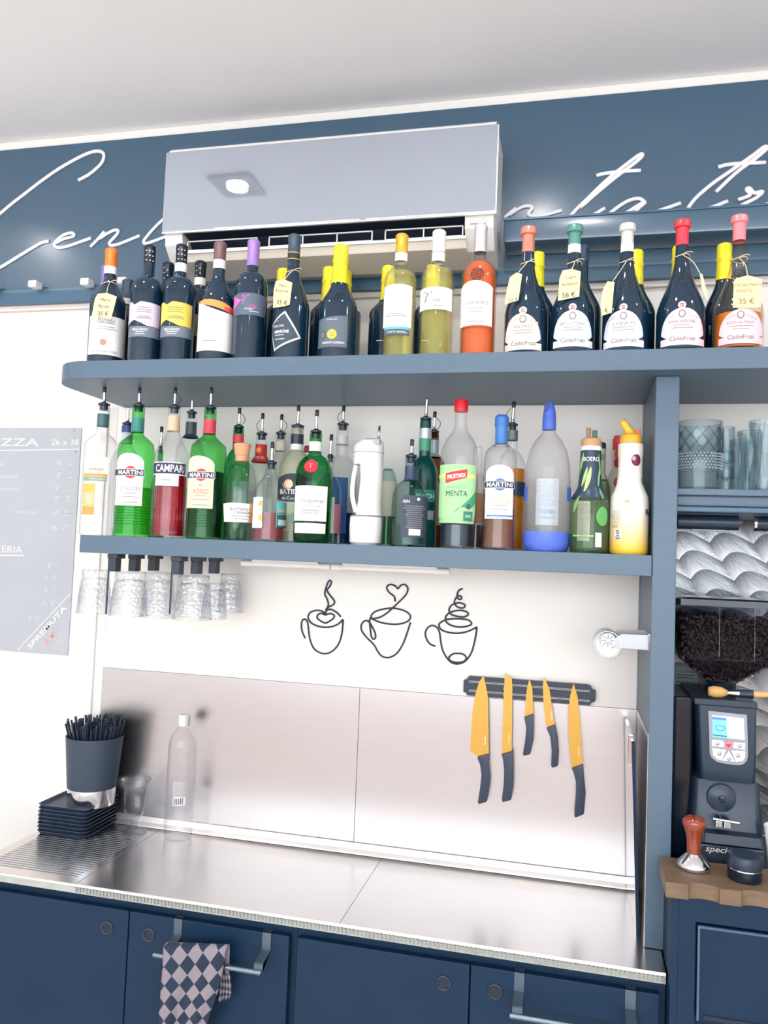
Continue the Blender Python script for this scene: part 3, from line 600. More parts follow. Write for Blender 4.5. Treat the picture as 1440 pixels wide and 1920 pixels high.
# 11 - 15 wide-shouldered bottles with medallion labels
def medallion(label, cx, hw, base, top, capc, lab, lx, ly, name, ring=False, m=DGLASS, crown=(214, 92, 88)):
    p = [(hw, base), (hw, 592)]
    nk = top + 62; nh = 11
    for t in (0.1, 0.2, 0.32, 0.45, 0.58, 0.7, 0.85, 1.0): p.append((nh + 1 + (hw - nh - 1) * (0.5 + 0.5 * math.cos(PI * t ** 0.8)), 592 + (nk - 592) * t))
    p += [(nh, top + 45), (nh, top + 18), (nh + 0.4, top + 15.5), (nh + 3.8, top + 14), (nh + 3.8, top + 4), (nh + 2.5, top + 1), (nh - 2, top)]
    b = wine(label, cx, 620, p, m)
    b.sleeve('capsule', top, top + (38 if ring else 48), foil(capc, 0.34, 0.1), 0.0007, closed_top=True)
    if ring: b.sleeve('neck_band', top + 38, top + 54, PW, 0.001)
    x0, x1 = lx; y0, y1 = ly
    def tp(u): return 0.80 + 0.0 * u if abs(u) > 1 else (0.28 + 0.66 * math.sqrt(max(0, 1 - u * u * 0.97)) if abs(u) < 0.985 else 0.28)
    pl = paper(lab)
    l = b.patch('label', x0, x1, y0 + 10, y1, pl, lambda u: 0.26 + 0.72 * math.sqrt(max(0, 1 - (u * 0.99) ** 2)), lambda u: 0.14 + 0.16 * abs(u) ** 3, nu=30)
    l2 = b.patch('label_foot', x0 - 1, x1 + 1, y1 - 20, y1, pl, lambda u: 0.72 - 0.12 * u * u + 0.25 * max(0, abs(u) - 0.85), None, e=0.0011, parent=l)
    xm = (x0 + x1) / 2
    b.disc('crown', xm, y0 + 6, 7, pl, parent=l, e=0.0012, ry=7); b.text('m', xm, y0 + 5, 4.5, paper(crown), parent=l, bold=0.04, e=0.002); b.lines(xm - 4, xm + 4, (y0 + 9,), paper(crown), l, e=0.002, th=2)
    ink = paper(tuple(int(v * 0.62) for v in lab))
    b.disc('crest', xm, y0 + 22, 6.5, ink, parent=l, ry=7.5); b.disc('crest_shield', xm, y0 + 22, 4, pl, parent=l, ry=5, e=0.0019)
    for s in (-1, 1):
        for q in range(4): b.disc('scroll', xm + s * (11 + q * 4.6), y0 + 22 + q * 2, 2.6, paper(tuple(int(v * 0.88) for v in lab)), parent=l, n=8)
    b.text(name, xm, y0 + 36, 5.5, ink, parent=l, width=min(len(name) * 5.4, 46)); b.lines(xm - 20, xm + 20, (y0 + 43, y0 + 48), ink, l)
    b.text('CàdeiFrati', xm, y1 - 12, 8, paper(tuple(int(v * 0.48) for v in lab)), parent=l, width=44, e=0.0022)
    emboss(b, cx - 1 + 3, 534 if top > 418 else 518, 13)
    return b
b = medallion('dark wine bottle with copper lipped cap and peach medallion label', 986, 40.5, 661, 427, (204, 130, 112), (238, 220, 208), (949, 1012), (578, 657), 'PIETRO', crown=(226, 128, 86))
price_tag('cream price tag hanging from the copper-capped wine bottle', b, [(968, 511), (979, 514), (972, 563), (946, 571), (950, 545), (956, 520)], [], '38 €', INKG, 497, (970, 514), 8, 0.15)
b = medallion('dark wine bottle with green lipped cap and grey-white medallion label', 1073, 40.5, 659, 423, (84, 142, 132), (222, 228, 232), (1040, 1107), (572, 651), 'BROLETTINO', True)
price_tag('cream price tag reading 38 euro on the green-capped wine bottle', b, [(1055, 507), (1072, 504), (1089, 509), (1086, 556), (1046, 564), (1049, 522)], [('Lugana', 1071, 520, 6), ('Brolettino', 1069, 532, 5)], '38 €', INK, 496, (1071, 507), 10, 0.1)
b = medallion('dark wine bottle with pale grey lipped cap and grey-white medallion label', 1172.5, 42, 657, 421, (206, 210, 208), (226, 228, 238), (1135, 1203), (572, 651), 'I FRATI', True)
price_tag('cream price tag turned sideways on the grey-capped wine bottle', b, [(1139, 527), (1152, 529), (1147, 586), (1128, 592), (1126, 570), (1130, 545)], [], '€', INK, 495, (1148, 529), 9, 0.2)
b = medallion('dark wine bottle with red lipped cap and pink medallion label', 1276, 44, 655, 414, (222, 62, 76), (240, 214, 220), (1243, 1314), (568, 648), 'RONCHEDONE')
price_tag('cream price tag slipped behind the red-capped wine bottle', b, [(1312, 512), (1317, 514), (1327, 552), (1326, 564), (1316, 540)], [], '€', INKG, 480, (1312, 512), 4)
PGL = glass('pale_rose_glass', (254, 244, 232), 0.7); PLIQ = glass('orange_rose_wine', (253, 200, 130), 0.9, body=0.6, bodyrgb=(252, 160, 66))
b = medallion('clear rosé bottle with pink lipped cap and pink medallion label', 1383.5, 44.5, 652, 405, (240, 138, 146), (246, 206, 216), (1352, 1424), (570, 645), 'ROSA dei FRATI', m=PGL); b.liquid(594, PLIQ)
price_tag('cream price tag reading 35 euro on the pink-capped rosé bottle', b, [(1380, 522), (1395, 518), (1403, 516), (1414, 519), (1429, 524), (1427, 576), (1374, 577), (1376, 530)], [('CA DEI FRATI', 1402, 534, 5.5), ('ROSATO', 1396, 545, 5)], '35 €', paper((150, 110, 70)), 487, (1402, 521), 11)

# ================================================================== bottles on the lower shelf
YL, YK = -0.268, -0.15
def liq(label, cx, cy, prof, m, Y=YL, name='liquor_bottle', **k): return Bottle(name, label, 'bottle', cx, cy, Y, MZ1, prof, m, 'liquor bottles on the lower shelf', **k)
def necked(hw, base, shy, sh_top, nh, top, hw_top=None, p=1.8, mouth=None):
    """straight body, rounded shoulder between shy (full) and sh_top (neck), mouth at top"""
    h = hw_top or hw; q = [(hw, base), (h, shy)]
    for t in (0.2, 0.4, 0.6, 0.8, 0.92): q.append((nh + (h - nh) * max(0, 1 - t ** p) ** (1 / p), shy + (sh_top - shy) * t))
    q += [(nh + 0.8, sh_top), (nh, sh_top - 5), (nh, top + 16), ((mouth or nh) + 0.6, top + 15), ((mouth or nh) + 0.6, top + 1), (nh - 2, top)]
    return q
LW = glass('water_liquid', (248, 250, 250), 0.8)
# front row -------------------------------------------------------------
b = liq('clear vodka bottle with square shoulders, green neck sleeve and orange-green labels', 185.5, 920, [(31.5, 1006), (31, 834), (29.5, 830), (22, 821), (12, 813), (10.5, 808), (10.5, 763), (11.5, 762), (9, 761)], CLEAR)
b.sleeve('neck_sleeve', 777, 800, foil((70, 112, 112), 0.4, 0)); b.sleeve('neck_ring', 800, 806, CLEAR, 0.0025); b.pourer(727)
l = b.patch('label', 164, 201, 856, 902, paper((240, 238, 236)), wrap=(6, 0)); b.text('wokaya', 180, 880, 8, paper((206, 130, 90)), parent=l, bold=0.01); b.patch('label_stripe', 162, 200, 888, 893, paper((240, 158, 92)), parent=l, e=0.0013, wrap=(6, 0)); b.patch('label_stripe', 161, 199, 893.5, 902, paper((140, 166, 142)), parent=l, e=0.0013, wrap=(6, 0)); b.text('VODKA  BIANCA', 184, 898, 3, INKW, parent=l)
l = b.patch('back_label', 159, 178, 907, 965, paper((196, 190, 134)), wrap=(6, 0)); b.patch('label_stripe', 159, 177, 950, 965, paper((246, 158, 88)), parent=l, e=0.0013, wrap=(6, 0)); b.patch('label_stripe', 160, 178, 907, 922, paper((232, 182, 92)), parent=l, e=0.0013, wrap=(6, 0)); b.lines(162, 176, (928, 932, 936, 940, 944), INKW, l)
def vermouth(label, cx, hw, base, shy, nb, top, m, lab, border, disc, lx, ly, word, wcol, liqy, lm, neckc, spout, capc=None, tip=None, sub=None, wl=1.0, inkp=(84, 74, 110)):
    b = liq(label, cx, 920, [(hw, base), (hw + 0.3, base - 8), (hw - 0.6, base - 16), (hw - 1, shy + 14), (hw - 2, shy + 4), (hw * 0.9, shy - 4), (hw * 0.66, shy - 12), (hw * 0.45, shy - 18), (13.5, nb + 6), (11.4, nb), (11.2, top + 24), (11.8, top + 20), (11.8, top + 3), (9, top)], m)
    if liqy: b.liquid(liqy, lm)
    b.sleeve('neck_label', top + 21, nb, neckc)
    x0, x1 = lx; y0, y1 = ly; xm = (x0 + x1) / 2
    arc = lambda u: 0.80 + 0.20 * math.sqrt(max(0, 1 - (u * 0.98) ** 2))
    l = b.patch('label_border', x0, x1, y0, y1, border, arc, None, nu=24, wrap=(2, 0)); l2 = b.patch('label', x0 + 1.5, x1 - 1.5, y0 + 2, y1 - 2, lab, arc, None, e=0.0012, parent=l, nu=24, wrap=(2, 0))
    yd = y0 + (y1 - y0) * 0.365; xd = xm + 1
    b.disc('label_disc', xd, yd, 11.5, disc, parent=l, e=0.0015)
    b.patch('name_bar', x0 - 1.5, x1 + 1.5, yd - 5.8, yd + 5.8, paper((58, 58, 84)), parent=l, e=0.0019, wrap=(3, 0)); b.patch('name_bar_edge', x0 - 2.2, x1 + 2.2, yd - 6.8, yd + 6.8, PW, parent=l, e=0.0017, wrap=(3, 0))
    b.text('MARTINI', xm, yd, 8.4, INKW, parent=l, e=0.0026, bold=0.025, width=(x1 - x0) * wl)
    for k, s in enumerate((-9, 0, 9)): b.disc('medal', xd + s, y0 + 13 + (4 if s else 0), 3.6, paper((222, 208, 200)), parent=l, e=0.0016)
    b.text('1863', xm, yd + 19, 3, paper(inkp), parent=l); b.text(word, xm, yd + 31, 9, wcol, parent=l, width=min((x1 - x0) * 0.8, len(word) * 5.6)); b.lines(x0 + 8, x1 - 8, (yd + 39, yd + 46), INKG, l); b.lines(x0 + 6, x1 - 6, (y1 - 6,), INKG, l)
    vf = []
    for k in range(7):
        y = y1 + 5 + k * 5; z = b.z(cx, y, False); r = b.r(z) + 0.0004; vf.append(tube([(r * math.sin(a), -r * math.cos(a), z + 0.001 * math.sin(9 * a + k)) for a in (b.theta + math.radians(-80 + 8 * q) for q in range(21))], 0.0009, 5))
    obj('embossed_ribs', join(*vf), m, b.root, True, local=True)
    if tip: b.pourer(tip)
    return b
REDC = paper((228, 62, 58))
GLIQ = glass('vermouth_dry', (176, 224, 150), 0.9, body=0.15, bodyrgb=(120, 200, 120)); GDK = glass('vermouth_dark', (22, 60, 62), 0.9, body=0.75, bodyrgb=(18, 48, 62))
vermouth('green vermouth bottle with white arched label, red disc and teal neck label', 251.5, 35, 1007, 836, 811, 763, GREENG, paper((242, 240, 244)), paper((250, 250, 250)), REDC, (221, 267), (850, 948), 'EXTRA DRY', paper((150, 156, 160)), 915, GLIQ, foil((60, 146, 132), 0.4, 0), 0, tip=729, inkp=(140, 110, 170))
b = vermouth('green vermouth bottle with cream arched label, red disc and red neck label', 387, 35, 1011, 840, 814, 767, GREENG, paper((246, 226, 190)), paper((248, 236, 214)), REDC, (353, 400), (855, 953), 'ROSSO', paper((206, 122, 96)), 886, GDK, foil((220, 70, 92), 0.45, 0), 0, tip=729)
b = liq('ribbed clear bitter bottle with red liquid, blue name bar and beige neck sleeve', 319, 920, [(31.5, 1008), (31, 858), (29.5, 846), (24, 836), (16, 822), (12, 810), (11, 800), (11, 770), (11.6, 768), (9, 766)], CLEAR)
b.liquid(893, glass('bitter_red', (216, 30, 62), 0.85, body=0.45, bodyrgb=(196, 16, 48))); b.sleeve('neck_sleeve', 781, 809, paper((232, 206, 176))); b.pourer(729, wire=1)
l = b.patch('name_bar', 290, 346, 868, 888, paper((52, 52, 92)), wrap=(4, 0)); b.text('CAMPARI', 318, 878, 14, INKW, parent=l, bold=0.02, width=56); b.patch('bar_edge', 290, 346, 866, 890, PW, e=0.0006, parent=l, wrap=(4, 0)); l = b.patch('label', 294, 334, 890, 911, paper((206, 222, 232)), wrap=(3, 0)); b.text('MILANO', 312, 900, 3.4, INKG, parent=l)
vf = []
for k in range(16):
    a = b.theta + math.radians(-82 + 11 * k); vf.append(tube([b.pt(a, z, 0.0006) for z in (0.012, 0.05, b.z(319, 914, False))], 0.0014, 6))
obj('glass_ribs', join(*vf), CLEAR, b.root, True, local=True); b.text('MILANO', 318, 998, 5, INKG, e=0.001)
b = liq('clear barrel-shaped spirit bottle closed with a cork', 449.5, 940, [(24, 1014), (26, 990), (29.5, 950), (30.3, 925), (29, 900), (25, 880), (18, 872), (15.5, 868), (15, 864), (16.5, 861), (16.5, 857), (12, 856)], CLEAR)
b.liquid(921, LW); z = b.top(); kk = b.k
obj('cork', lathe([(12 * kk, z - 0.012), (12.5 * kk, z + 0.001), (13.5 * kk, z + 0.002), (16.5 * kk, z + 0.026), (16.2 * kk, z + 0.031), (15 * kk, z + 0.032)], 20), mat('cork', (222, 168, 128), 0.8, noise=0.25, nscale=160, bump=0.6), b.root, 'auto', local=True)
l = b.patch('label', 421, 472, 943, 979, PW, arch(0.05), wrap=(4, 0)); b.text('BUTTERFLY', 451, 955, 4.6, INK, parent=l, width=38); b.text('CANNON', 455, 961.5, 5, INK, parent=l, width=32); b.lines(432, 470, (968, 973), INKG, l); b.patch('label_corner', 466, 474, 943, 979, paper((246, 186, 120)), parent=l, e=0.0014, wrap=(0, 3))
b = liq('small round-shouldered clear bottle with slim neck and teal side label', 505, 960, [(31, 1017), (31, 935), (29, 920), (24, 908), (16, 898), (10.5, 888), (9.4, 880), (9.2, 873), (10.2, 872), (8, 870.5)], CLEAR)
b.liquid(962, glass('pink_liquid', (214, 130, 140), 0.9, body=0.3, bodyrgb=(200, 110, 120))); b.pourer(831)
l = b.patch('label', 476, 492, 932, 990, paper((226, 240, 246)), wrap=(6, 0))
for y, c in ((944, (244, 178, 92)), (971, (244, 178, 92)), (957, (190, 226, 236)), (984, (190, 226, 236))): b.patch('label_square', 486, 492.5, y - 5, y + 5, paper(c), parent=l, e=0.0014)
l = b.patch('side_label', 517, 535, 941, 989, paper((96, 178, 182)), wrap=(0, 6)); b.patch('label_foot', 518, 535, 962, 989, paper((40, 96, 104)), parent=l, e=0.0013, wrap=(0, 6)); b.patch('label_window', 520, 534, 974, 985, paper((188, 214, 210)), parent=l, e=0.0016, wrap=(0, 3)); b.lines(519, 535, (956, 959, 964), paper((232, 196, 140)), l)
b = liq('milky coconut liqueur bottle with black mask-shaped label', 552, 940, [(32.5, 1016), (32.5, 890), (31.5, 878), (26, 862), (17, 850), (12, 843), (11.4, 836), (11.4, 806), (12.2, 804), (10, 802)], glass('milky_glass', (236, 238, 222), 0.6, body=0.35, bodyrgb=(226, 226, 204)), Y=-0.195)
b.sleeve('neck_band', 834, 845, PW); b.sleeve('neck_collar', 815, 833, BLACK, 0.001); b.pourer(762)
l = b.patch('label', 522, 580, 888, 944, paper((52, 62, 78)), lambda u: 0.78 + 0.22 * math.cos(1.4 * u), lambda u: 0.05 + 0.1 * u * u, wrap=(0, 0)); d = b.disc('portrait_disc', 541, 908, 9, paper((228, 186, 130)), parent=l); b.disc('portrait', 543, 908, 6, paper((240, 226, 200)), parent=d, e=0.0019, ry=7); b.text('BATIDA', 545, 922, 9, INKW, parent=l, bold=0.02, width=44); b.text('de Coco', 542, 934, 6, INKW, parent=l); b.patch('lower_label', 528, 572, 944, 996, paper((190, 200, 168)), None, None, e=0.0007); b.disc('palm_disc', 548, 972, 10, paper((150, 184, 170)), e=0.0015)
b = liq('stout emerald gin bottle with white label and red wax seal', 587, 940, [(33, 1019), (34.5, 1008), (35, 915), (35.8, 909), (35.8, 903), (34.6, 897), (34.6, 890), (33.5, 880), (29, 868), (21, 858), (13, 853), (11.5, 846), (11.5, 816), (12, 814), (9, 812)], GREEND)
b.sleeve('neck_band', 829, 847, PW); b.pourer(771, metal=CHROME); b.liquid(992, glass('gin', (220, 240, 236), 0.9))
l = b.patch('label', 554, 612, 911, 977, paper((240, 240, 243)), wrap=(2, 0)); b.text('Tanqueray', 586, 940, 9, INKG, parent=l, shear=0.5, width=44); b.text('LONDON DRY GIN', 583, 949, 3.4, INKG, parent=l, width=32); b.disc('crest', 581, 923, 4, paper((214, 214, 220)), parent=l); b.lines(562, 602, (957, 962), INKG, l)
l = b.patch('lower_label', 554, 609, 981, 1000, paper((242, 240, 242)), wrap=(2, 0)); b.text('Imported', 583, 991, 6, paper((206, 196, 206)), parent=l, shear=0.4)
s = b.disc('wax_seal', 583, 874, 11.5, paper((206, 40, 62), 0.3), e=0.0022); b.disc('seal_ring', 583, 874, 13, paper((160, 26, 50), 0.3), e=0.0014, parent=s); b.text('T', 583, 874, 9, paper((240, 170, 170)), parent=s, e=0.003)
# white hand-held dispenser with a see-through handle window
fx = onY(688, 930, YL); FK = depth(fx) / FPX
fr = thing('white_dispenser', 'white plastic tall dispenser with grey button and open side handle', 'dispenser', (fx[0], YL, MZ1))
def zf(y): return onY(688, y, YL)[2] - MZ1
def ring_oval(rx, ry, z, n=28, dx=0): return [(dx + rx * math.sin(2 * PI * k / n), -ry * math.cos(2 * PI * k / n), z) for k in range(n)]
def loft(rings, cap=True):
    V, F = [], []; n = len(rings[0])
    for r in rings: V += r
    for i in range(len(rings) - 1):
        for k in range(n): F.append([i * n + k, i * n + (k + 1) % n, (i + 1) * n + (k + 1) % n, (i + 1) * n + k])
    if cap: F.append(list(range(n))[::-1]); F.append([(len(rings) - 1) * n + k for k in range(n)])
    return V, F
rw = 30 * FK
obj('base_cup', loft([ring_oval(rw * 0.98, rw * 0.9, 0.006), ring_oval(rw * 1.02, rw * 0.95, zf(985)), ring_oval(rw * 1.0, rw * 0.93, zf(970))]), WHITE, fr, 'auto', local=True)
obj('joint_ring', loft([ring_oval(rw * 0.97, rw * 0.9, zf(970)), ring_oval(rw * 0.97, rw * 0.9, zf(967))]), INKG, fr, 'auto', local=True)
obj('handle_body', loft([ring_oval(rw * 0.82, rw * 0.9, zf(967), dx=rw * 0.16), ring_oval(rw * 0.72, rw * 0.9, zf(940), dx=rw * 0.2), ring_oval(rw * 0.68, rw * 0.9, zf(900), dx=rw * 0.26), ring_oval(rw * 0.72, rw * 0.9, zf(872), dx=rw * 0.22)]), WHITE, fr, 'auto', local=True)
obj('top_housing', loft([ring_oval(rw * 0.93, rw * 0.92, zf(872)), ring_oval(rw * 0.95, rw * 0.93, zf(850)), ring_oval(rw * 0.95, rw * 0.93, zf(838)), ring_oval(rw * 0.80, rw * 0.8, zf(828), dx=rw * 0.1), ring_oval(rw * 0.45, rw * 0.5, zf(823.5), dx=rw * 0.25)]), WHITE, fr, 'auto', local=True)
obj('housing_seam', loft([ring_oval(rw * 0.962, rw * 0.94, zf(850.5)), ring_oval(rw * 0.962, rw * 0.94, zf(849.5))]), INKG, fr, 'auto', local=True)
obj('handle_bar', tube(catmull([(-rw * 0.72, -0.01, zf(873)), (-rw * 0.86, -0.01, zf(900)), (-rw * 0.88, -0.01, zf(930)), (-rw * 0.6, -0.01, zf(962))], 5), 0.0055, 10), WHITE, fr, True, local=True)
obj('button', bx(rw * 0.12, rw * 0.86, -rw * 0.75, -rw * 0.2, zf(836), zf(825.5), 0.003), mat('grey_button', (170, 178, 190), 0.4, noise=0.03, nscale=30), fr, local=True)
obj('nozzle', cyl((rw * 0.62, -rw * 0.1, zf(827)), (rw * 0.66, -rw * 0.1, zf(799)), 0.0036, 0.0026, 12), CHROME, fr, True, local=True)
obj('foot', loft([ring_oval(rw * 0.9, rw * 0.85, 0.0), ring_oval(rw * 0.9, rw * 0.85, 0.006)]), mat('foot_grey', (160, 164, 172), 0.4, noise=0.1, nscale=60), fr, 'auto', local=True)
b = liq('round-shouldered clear gin bottle with black printed back label and navy neck', 767.5, 960, [(33, 1022), (33.5, 1012), (33.5, 940), (32, 925), (27, 912), (19, 904), (12, 900), (11, 896), (11, 861), (11.8, 860), (9, 858)], glass('pale_teal_glass', (222, 240, 238), 0.45))
b.sleeve('neck_sleeve', 874, 901, foil((44, 62, 88), 0.3, 0)); b.pourer(826); b.liquid(985, glass('gin', (220, 240, 236), 0.9))
l = b.patch('label', 753, 801, 929, 1008, paper((60, 72, 90)), wrap=(0, 2)); b.text('GiN', 762, 940, 5.5, INKW, parent=l, bold=0.02); b.disc('logo', 784, 936, 3, INKW, parent=l); b.lines(756, 797, tuple(range(949, 990, 4)), INKG, l, th=1.6); b.patch('barcode', 766, 787, 992, 1004, paper((226, 228, 232)), parent=l, e=0.0016)
b = liq('large clear syrup bottle with red cap and green mint label', 859, 940, [(31, 1028), (31, 985), (35, 982), (36, 976), (36, 868), (35.5, 856), (33, 840), (27, 826), (18, 815), (13, 806), (11.6, 795), (11.2, 774), (11.2, 752)], CLEARB)
z1 = b.z(859, 750, False); z0 = b.z(859, 772, False); obj('screw_cap', lathe([(12.8 * b.k, z0), (13 * b.k, z0 + 0.002), (13 * b.k, z1 - 0.003), (11.5 * b.k, z1), (0.001, z1 + 0.0005)], 28), mat('red_cap', (226, 34, 52), 0.35, noise=0.06, nscale=60), b.root, 'auto', local=True)
b.liquid(984, glass('dark_mint', (40, 70, 82), 0.9, body=0.7, bodyrgb=(36, 60, 76)))
l = b.patch('label', 825, 889, 871, 981, paper((168, 218, 160)), wrap=(4, 3)); b.patch('label_stripe', 825, 889, 889, 896, paper((232, 226, 130)), parent=l, e=0.0012, wrap=(4, 3))
bar = b.patch('name_flag', 837, 875, 879, 905, REDC, lambda u: 0.82 + 0.16 * u, lambda u: 0.05 + 0.22 * u + 0.1, parent=l, e=0.0016); b.text('FRUITMIX', 856, 893, 8, INKW, parent=l, e=0.0024, bold=0.03, width=34, rot=0.14); b.text('SCIROPPO DI', 856, 914, 4, paper((140, 180, 150)), parent=l, width=34); b.text('MENTA', 856, 925.5, 10, paper((56, 82, 84)), parent=l, width=40)
b.patch('mint_leaf', 850, 889, 918, 965, paper((66, 158, 112)), lambda u: 0.5 + 0.48 * u, lambda u: 0.28 + 0.4 * u ** 3 - 0.1 * u, parent=l, e=0.0014, wrap=(0, 3)); b.patch('recycle_badge', 868, 884, 959, 977, paper((52, 138, 112)), parent=l, e=0.0018); b.text('50%', 876, 968, 5, INKW, parent=l, e=0.0024); b.disc('badge', 877, 950, 5, paper((70, 84, 120)), parent=l, e=0.002)
b = vermouth('clear vermouth bottle with white arched label and blue disc under a blue screw cap', 937, 32.5, 1030, 852, 832, 780, CLEAR, paper((243, 243, 245)), paper((250, 250, 250)), paper((72, 126, 200)), (912, 961), (872, 973), 'FLOREALE', paper((238, 194, 124)), 955, glass('amber_vermouth', (206, 158, 122), 0.9, body=0.3, bodyrgb=(190, 140, 110)), foil((76, 134, 206), 0.4, 0), 0)
b.sleeve('screw_cap', 779, 801, foil((62, 122, 204), 0.4, 0), 0.0016, closed_top=True); b.patch('label_stripe', 914, 959, 966, 969, paper((96, 140, 206)), e=0.002)
b = liq('clear reusable soda bottle with blue flip cap and blue base', 1026, 930, [(38, 1034), (42, 1020), (42.5, 998), (42.5, 920), (42, 890), (40, 868), (35, 846), (26, 828), (16, 816), (12.2, 811), (12, 803)], CLEARB)
BLUEP = mat('blue_plastic', (82, 112, 212), 0.35, noise=0.05, nscale=30); b.sleeve('blue_base', 998, 1034, BLUEP, 0.0012)
z0, z1 = b.z(1026, 803, False), b.z(1026, 754, False); K = b.k
cp = obj('flip_cap', lathe([(12.8 * K, z0 - 0.004), (12.8 * K, z0 + 0.022), (12.2 * K, z0 + 0.024), (12.2 * K, z0 + 0.028), (11 * K, z1 - 0.02), (7 * K, z1 - 0.003), (4.5 * K, z1)], 28), BLUEP, b.root, 'auto', local=True)
obj('cap_catch', bx(-0.012, -0.002, -0.013, -0.004, z1 - 0.022, z1 - 0.006, 0.001), mat('dark_blue', (40, 60, 130), 0.4, noise=0.05, nscale=30), cp, local=True)
l = b.patch('printed_panel', 1006, 1046, 898, 985, glass('print_haze', (232, 238, 246), 0.9, body=0.35, bodyrgb=(228, 234, 244))); b.lines(1008, 1044, tuple(range(904, 950, 4)), paper((176, 190, 214)), l); b.lines(1008, 1044, (957, 961, 971), paper((150, 168, 196)), l, th=2.4)
for x, w in ((987, (6, 0)), (1064, (0, 6))): b.patch('blue_mark', x - 3, x + 4, 912, 938, paper((66, 108, 186)), wrap=w)
b.text('1L', 1033, 960, 5, paper((96, 104, 128)))
# squeeze bottle with leaves
b = liq('tapered syrup bottle wrapped in dark green leaf print with tan pourer cap', 1105, 960, [(34.5, 1036), (35.5, 1028), (35.5, 945), (33, 934), (27, 924), (22, 914), (20, 900), (18.5, 862), (18.2, 838)], glass('olive_glass', (206, 222, 190), 0.6, body=0.12, bodyrgb=(150, 180, 140)))
b.sleeve('dark_wrap', 845, 936, paper((40, 62, 84), 0.35), 0.0009); b.sleeve('white_band', 838, 846, PW, 0.0012); b.liquid(1004, glass('green_syrup', (150, 190, 140), 0.9, body=0.3, bodyrgb=(120, 170, 120)))
TAN = mat('tan_cap', (206, 164, 120), 0.5, noise=0.06, nscale=40); z0, z1 = b.z(1105, 838, False), b.z(1105, 822, False); K = b.k
cp = obj('pourer_cap', lathe([(18.6 * K, z0), (18.6 * K, z0 + 0.012), (17 * K, z1 - 0.002), (14 * K, z1), (0.001, z1)], 28), TAN, b.root, 'auto', local=True)
obj('cap_spout', bx(-0.011, -0.001, -0.006, 0.006, z1 - 0.001, z1 + 0.024, 0.003), mat('brown_spout', (150, 122, 92), 0.5, noise=0.1, nscale=40), cp, local=True); obj('cap_lid', bx(0.002, 0.013, -0.007, 0.007, z1 - 0.001, z1 + 0.018, 0.003), mat('green_lid', (70, 104, 98), 0.5, noise=0.1, nscale=40), cp, local=True)
b.text('BOERO', 1109, 861, 8, INKW, width=28, bold=0.01, e=0.0024)
def leaf(x0, y0, x1, y1, w, c, bend=0.0):
    V, F, n = [], [], 8; a0, z0, a1, z1 = b.ang(x0, y0), b.z(x0, y0), b.ang(x1, y1), b.z(x1, y1)
    for i in range(n + 1):
        t = i / n; a = a0 + (a1 - a0) * t + bend * math.sin(PI * t); z = z0 + (z1 - z0) * t; h = w * b.k * math.sin(PI * (0.06 + 0.9 * t)) ** 0.8 / b.r(z)
        V += [b.pt(a - h, z, 0.0019), b.pt(a + h, z, 0.0019)]
    for i in range(n): F.append([2 * i, 2 * i + 1, 2 * i + 3, 2 * i + 2])
    obj('printed_leaf', (V, F), paper(c), b.root, True, local=True)
for q in ((1089, 888, 1096, 848, 3.4, (150, 196, 120)), (1092, 912, 1102, 876, 3, (170, 208, 128)), (1096, 922, 1108, 876, 4, (184, 214, 140)), (1086, 905, 1090, 870, 2.5, (120, 176, 104)), (1120, 912, 1123, 872, 2.2, (140, 190, 112)), (1124, 890, 1121, 850, 2.5, (120, 176, 104)), (1078, 960, 1088, 930, 4, (130, 170, 112)), (1128, 936, 1122, 915, 3, (110, 160, 110))): leaf(*q)
l = b.patch('side_label', 1084, 1106, 940, 1014, glass('pale_print', (226, 234, 214), 0.9, body=0.3, bodyrgb=(226, 230, 206))); b.lines(1086, 1104, tuple(range(945, 1012, 4)), INKG, l); b.disc('lime_print', 1128, 968, 13, paper((96, 176, 96)), e=0.0014, ry=18); b.patch('white_sticker', 1115, 1126, 999, 1026, PW); b.patch('level_mark', 1076, 1112, 1003, 1006, paper((150, 210, 130)), e=0.0015)
# white to yellow fruit puree bottle
m = bpy.data.materials.new('puree_print'); m.use_nodes = True; nt = m.node_tree; bs = nt.nodes['Principled BSDF']; bs.inputs['Roughness'].default_value = 0.35
tc = nt.nodes.new('ShaderNodeTexCoord'); sx = nt.nodes.new('ShaderNodeSeparateXYZ'); rp = nt.nodes.new('ShaderNodeValToRGB'); mr = nt.nodes.new('ShaderNodeMapRange')
nt.links.new(tc.outputs['Object'], sx.inputs[0]); nt.links.new(sx.outputs['Z'], mr.inputs['Value']); mr.inputs['From Max'].default_value = 0.16
rp.color_ramp.elements[0].color = lin((246, 196, 66)); rp.color_ramp.elements[0].position = 0.08; rp.color_ramp.elements[1].color = lin((240, 236, 226)); rp.color_ramp.elements[1].position = 0.62
nt.links.new(mr.outputs[0], rp.inputs[0]); nt.links.new(rp.outputs[0], bs.inputs['Base Color'])
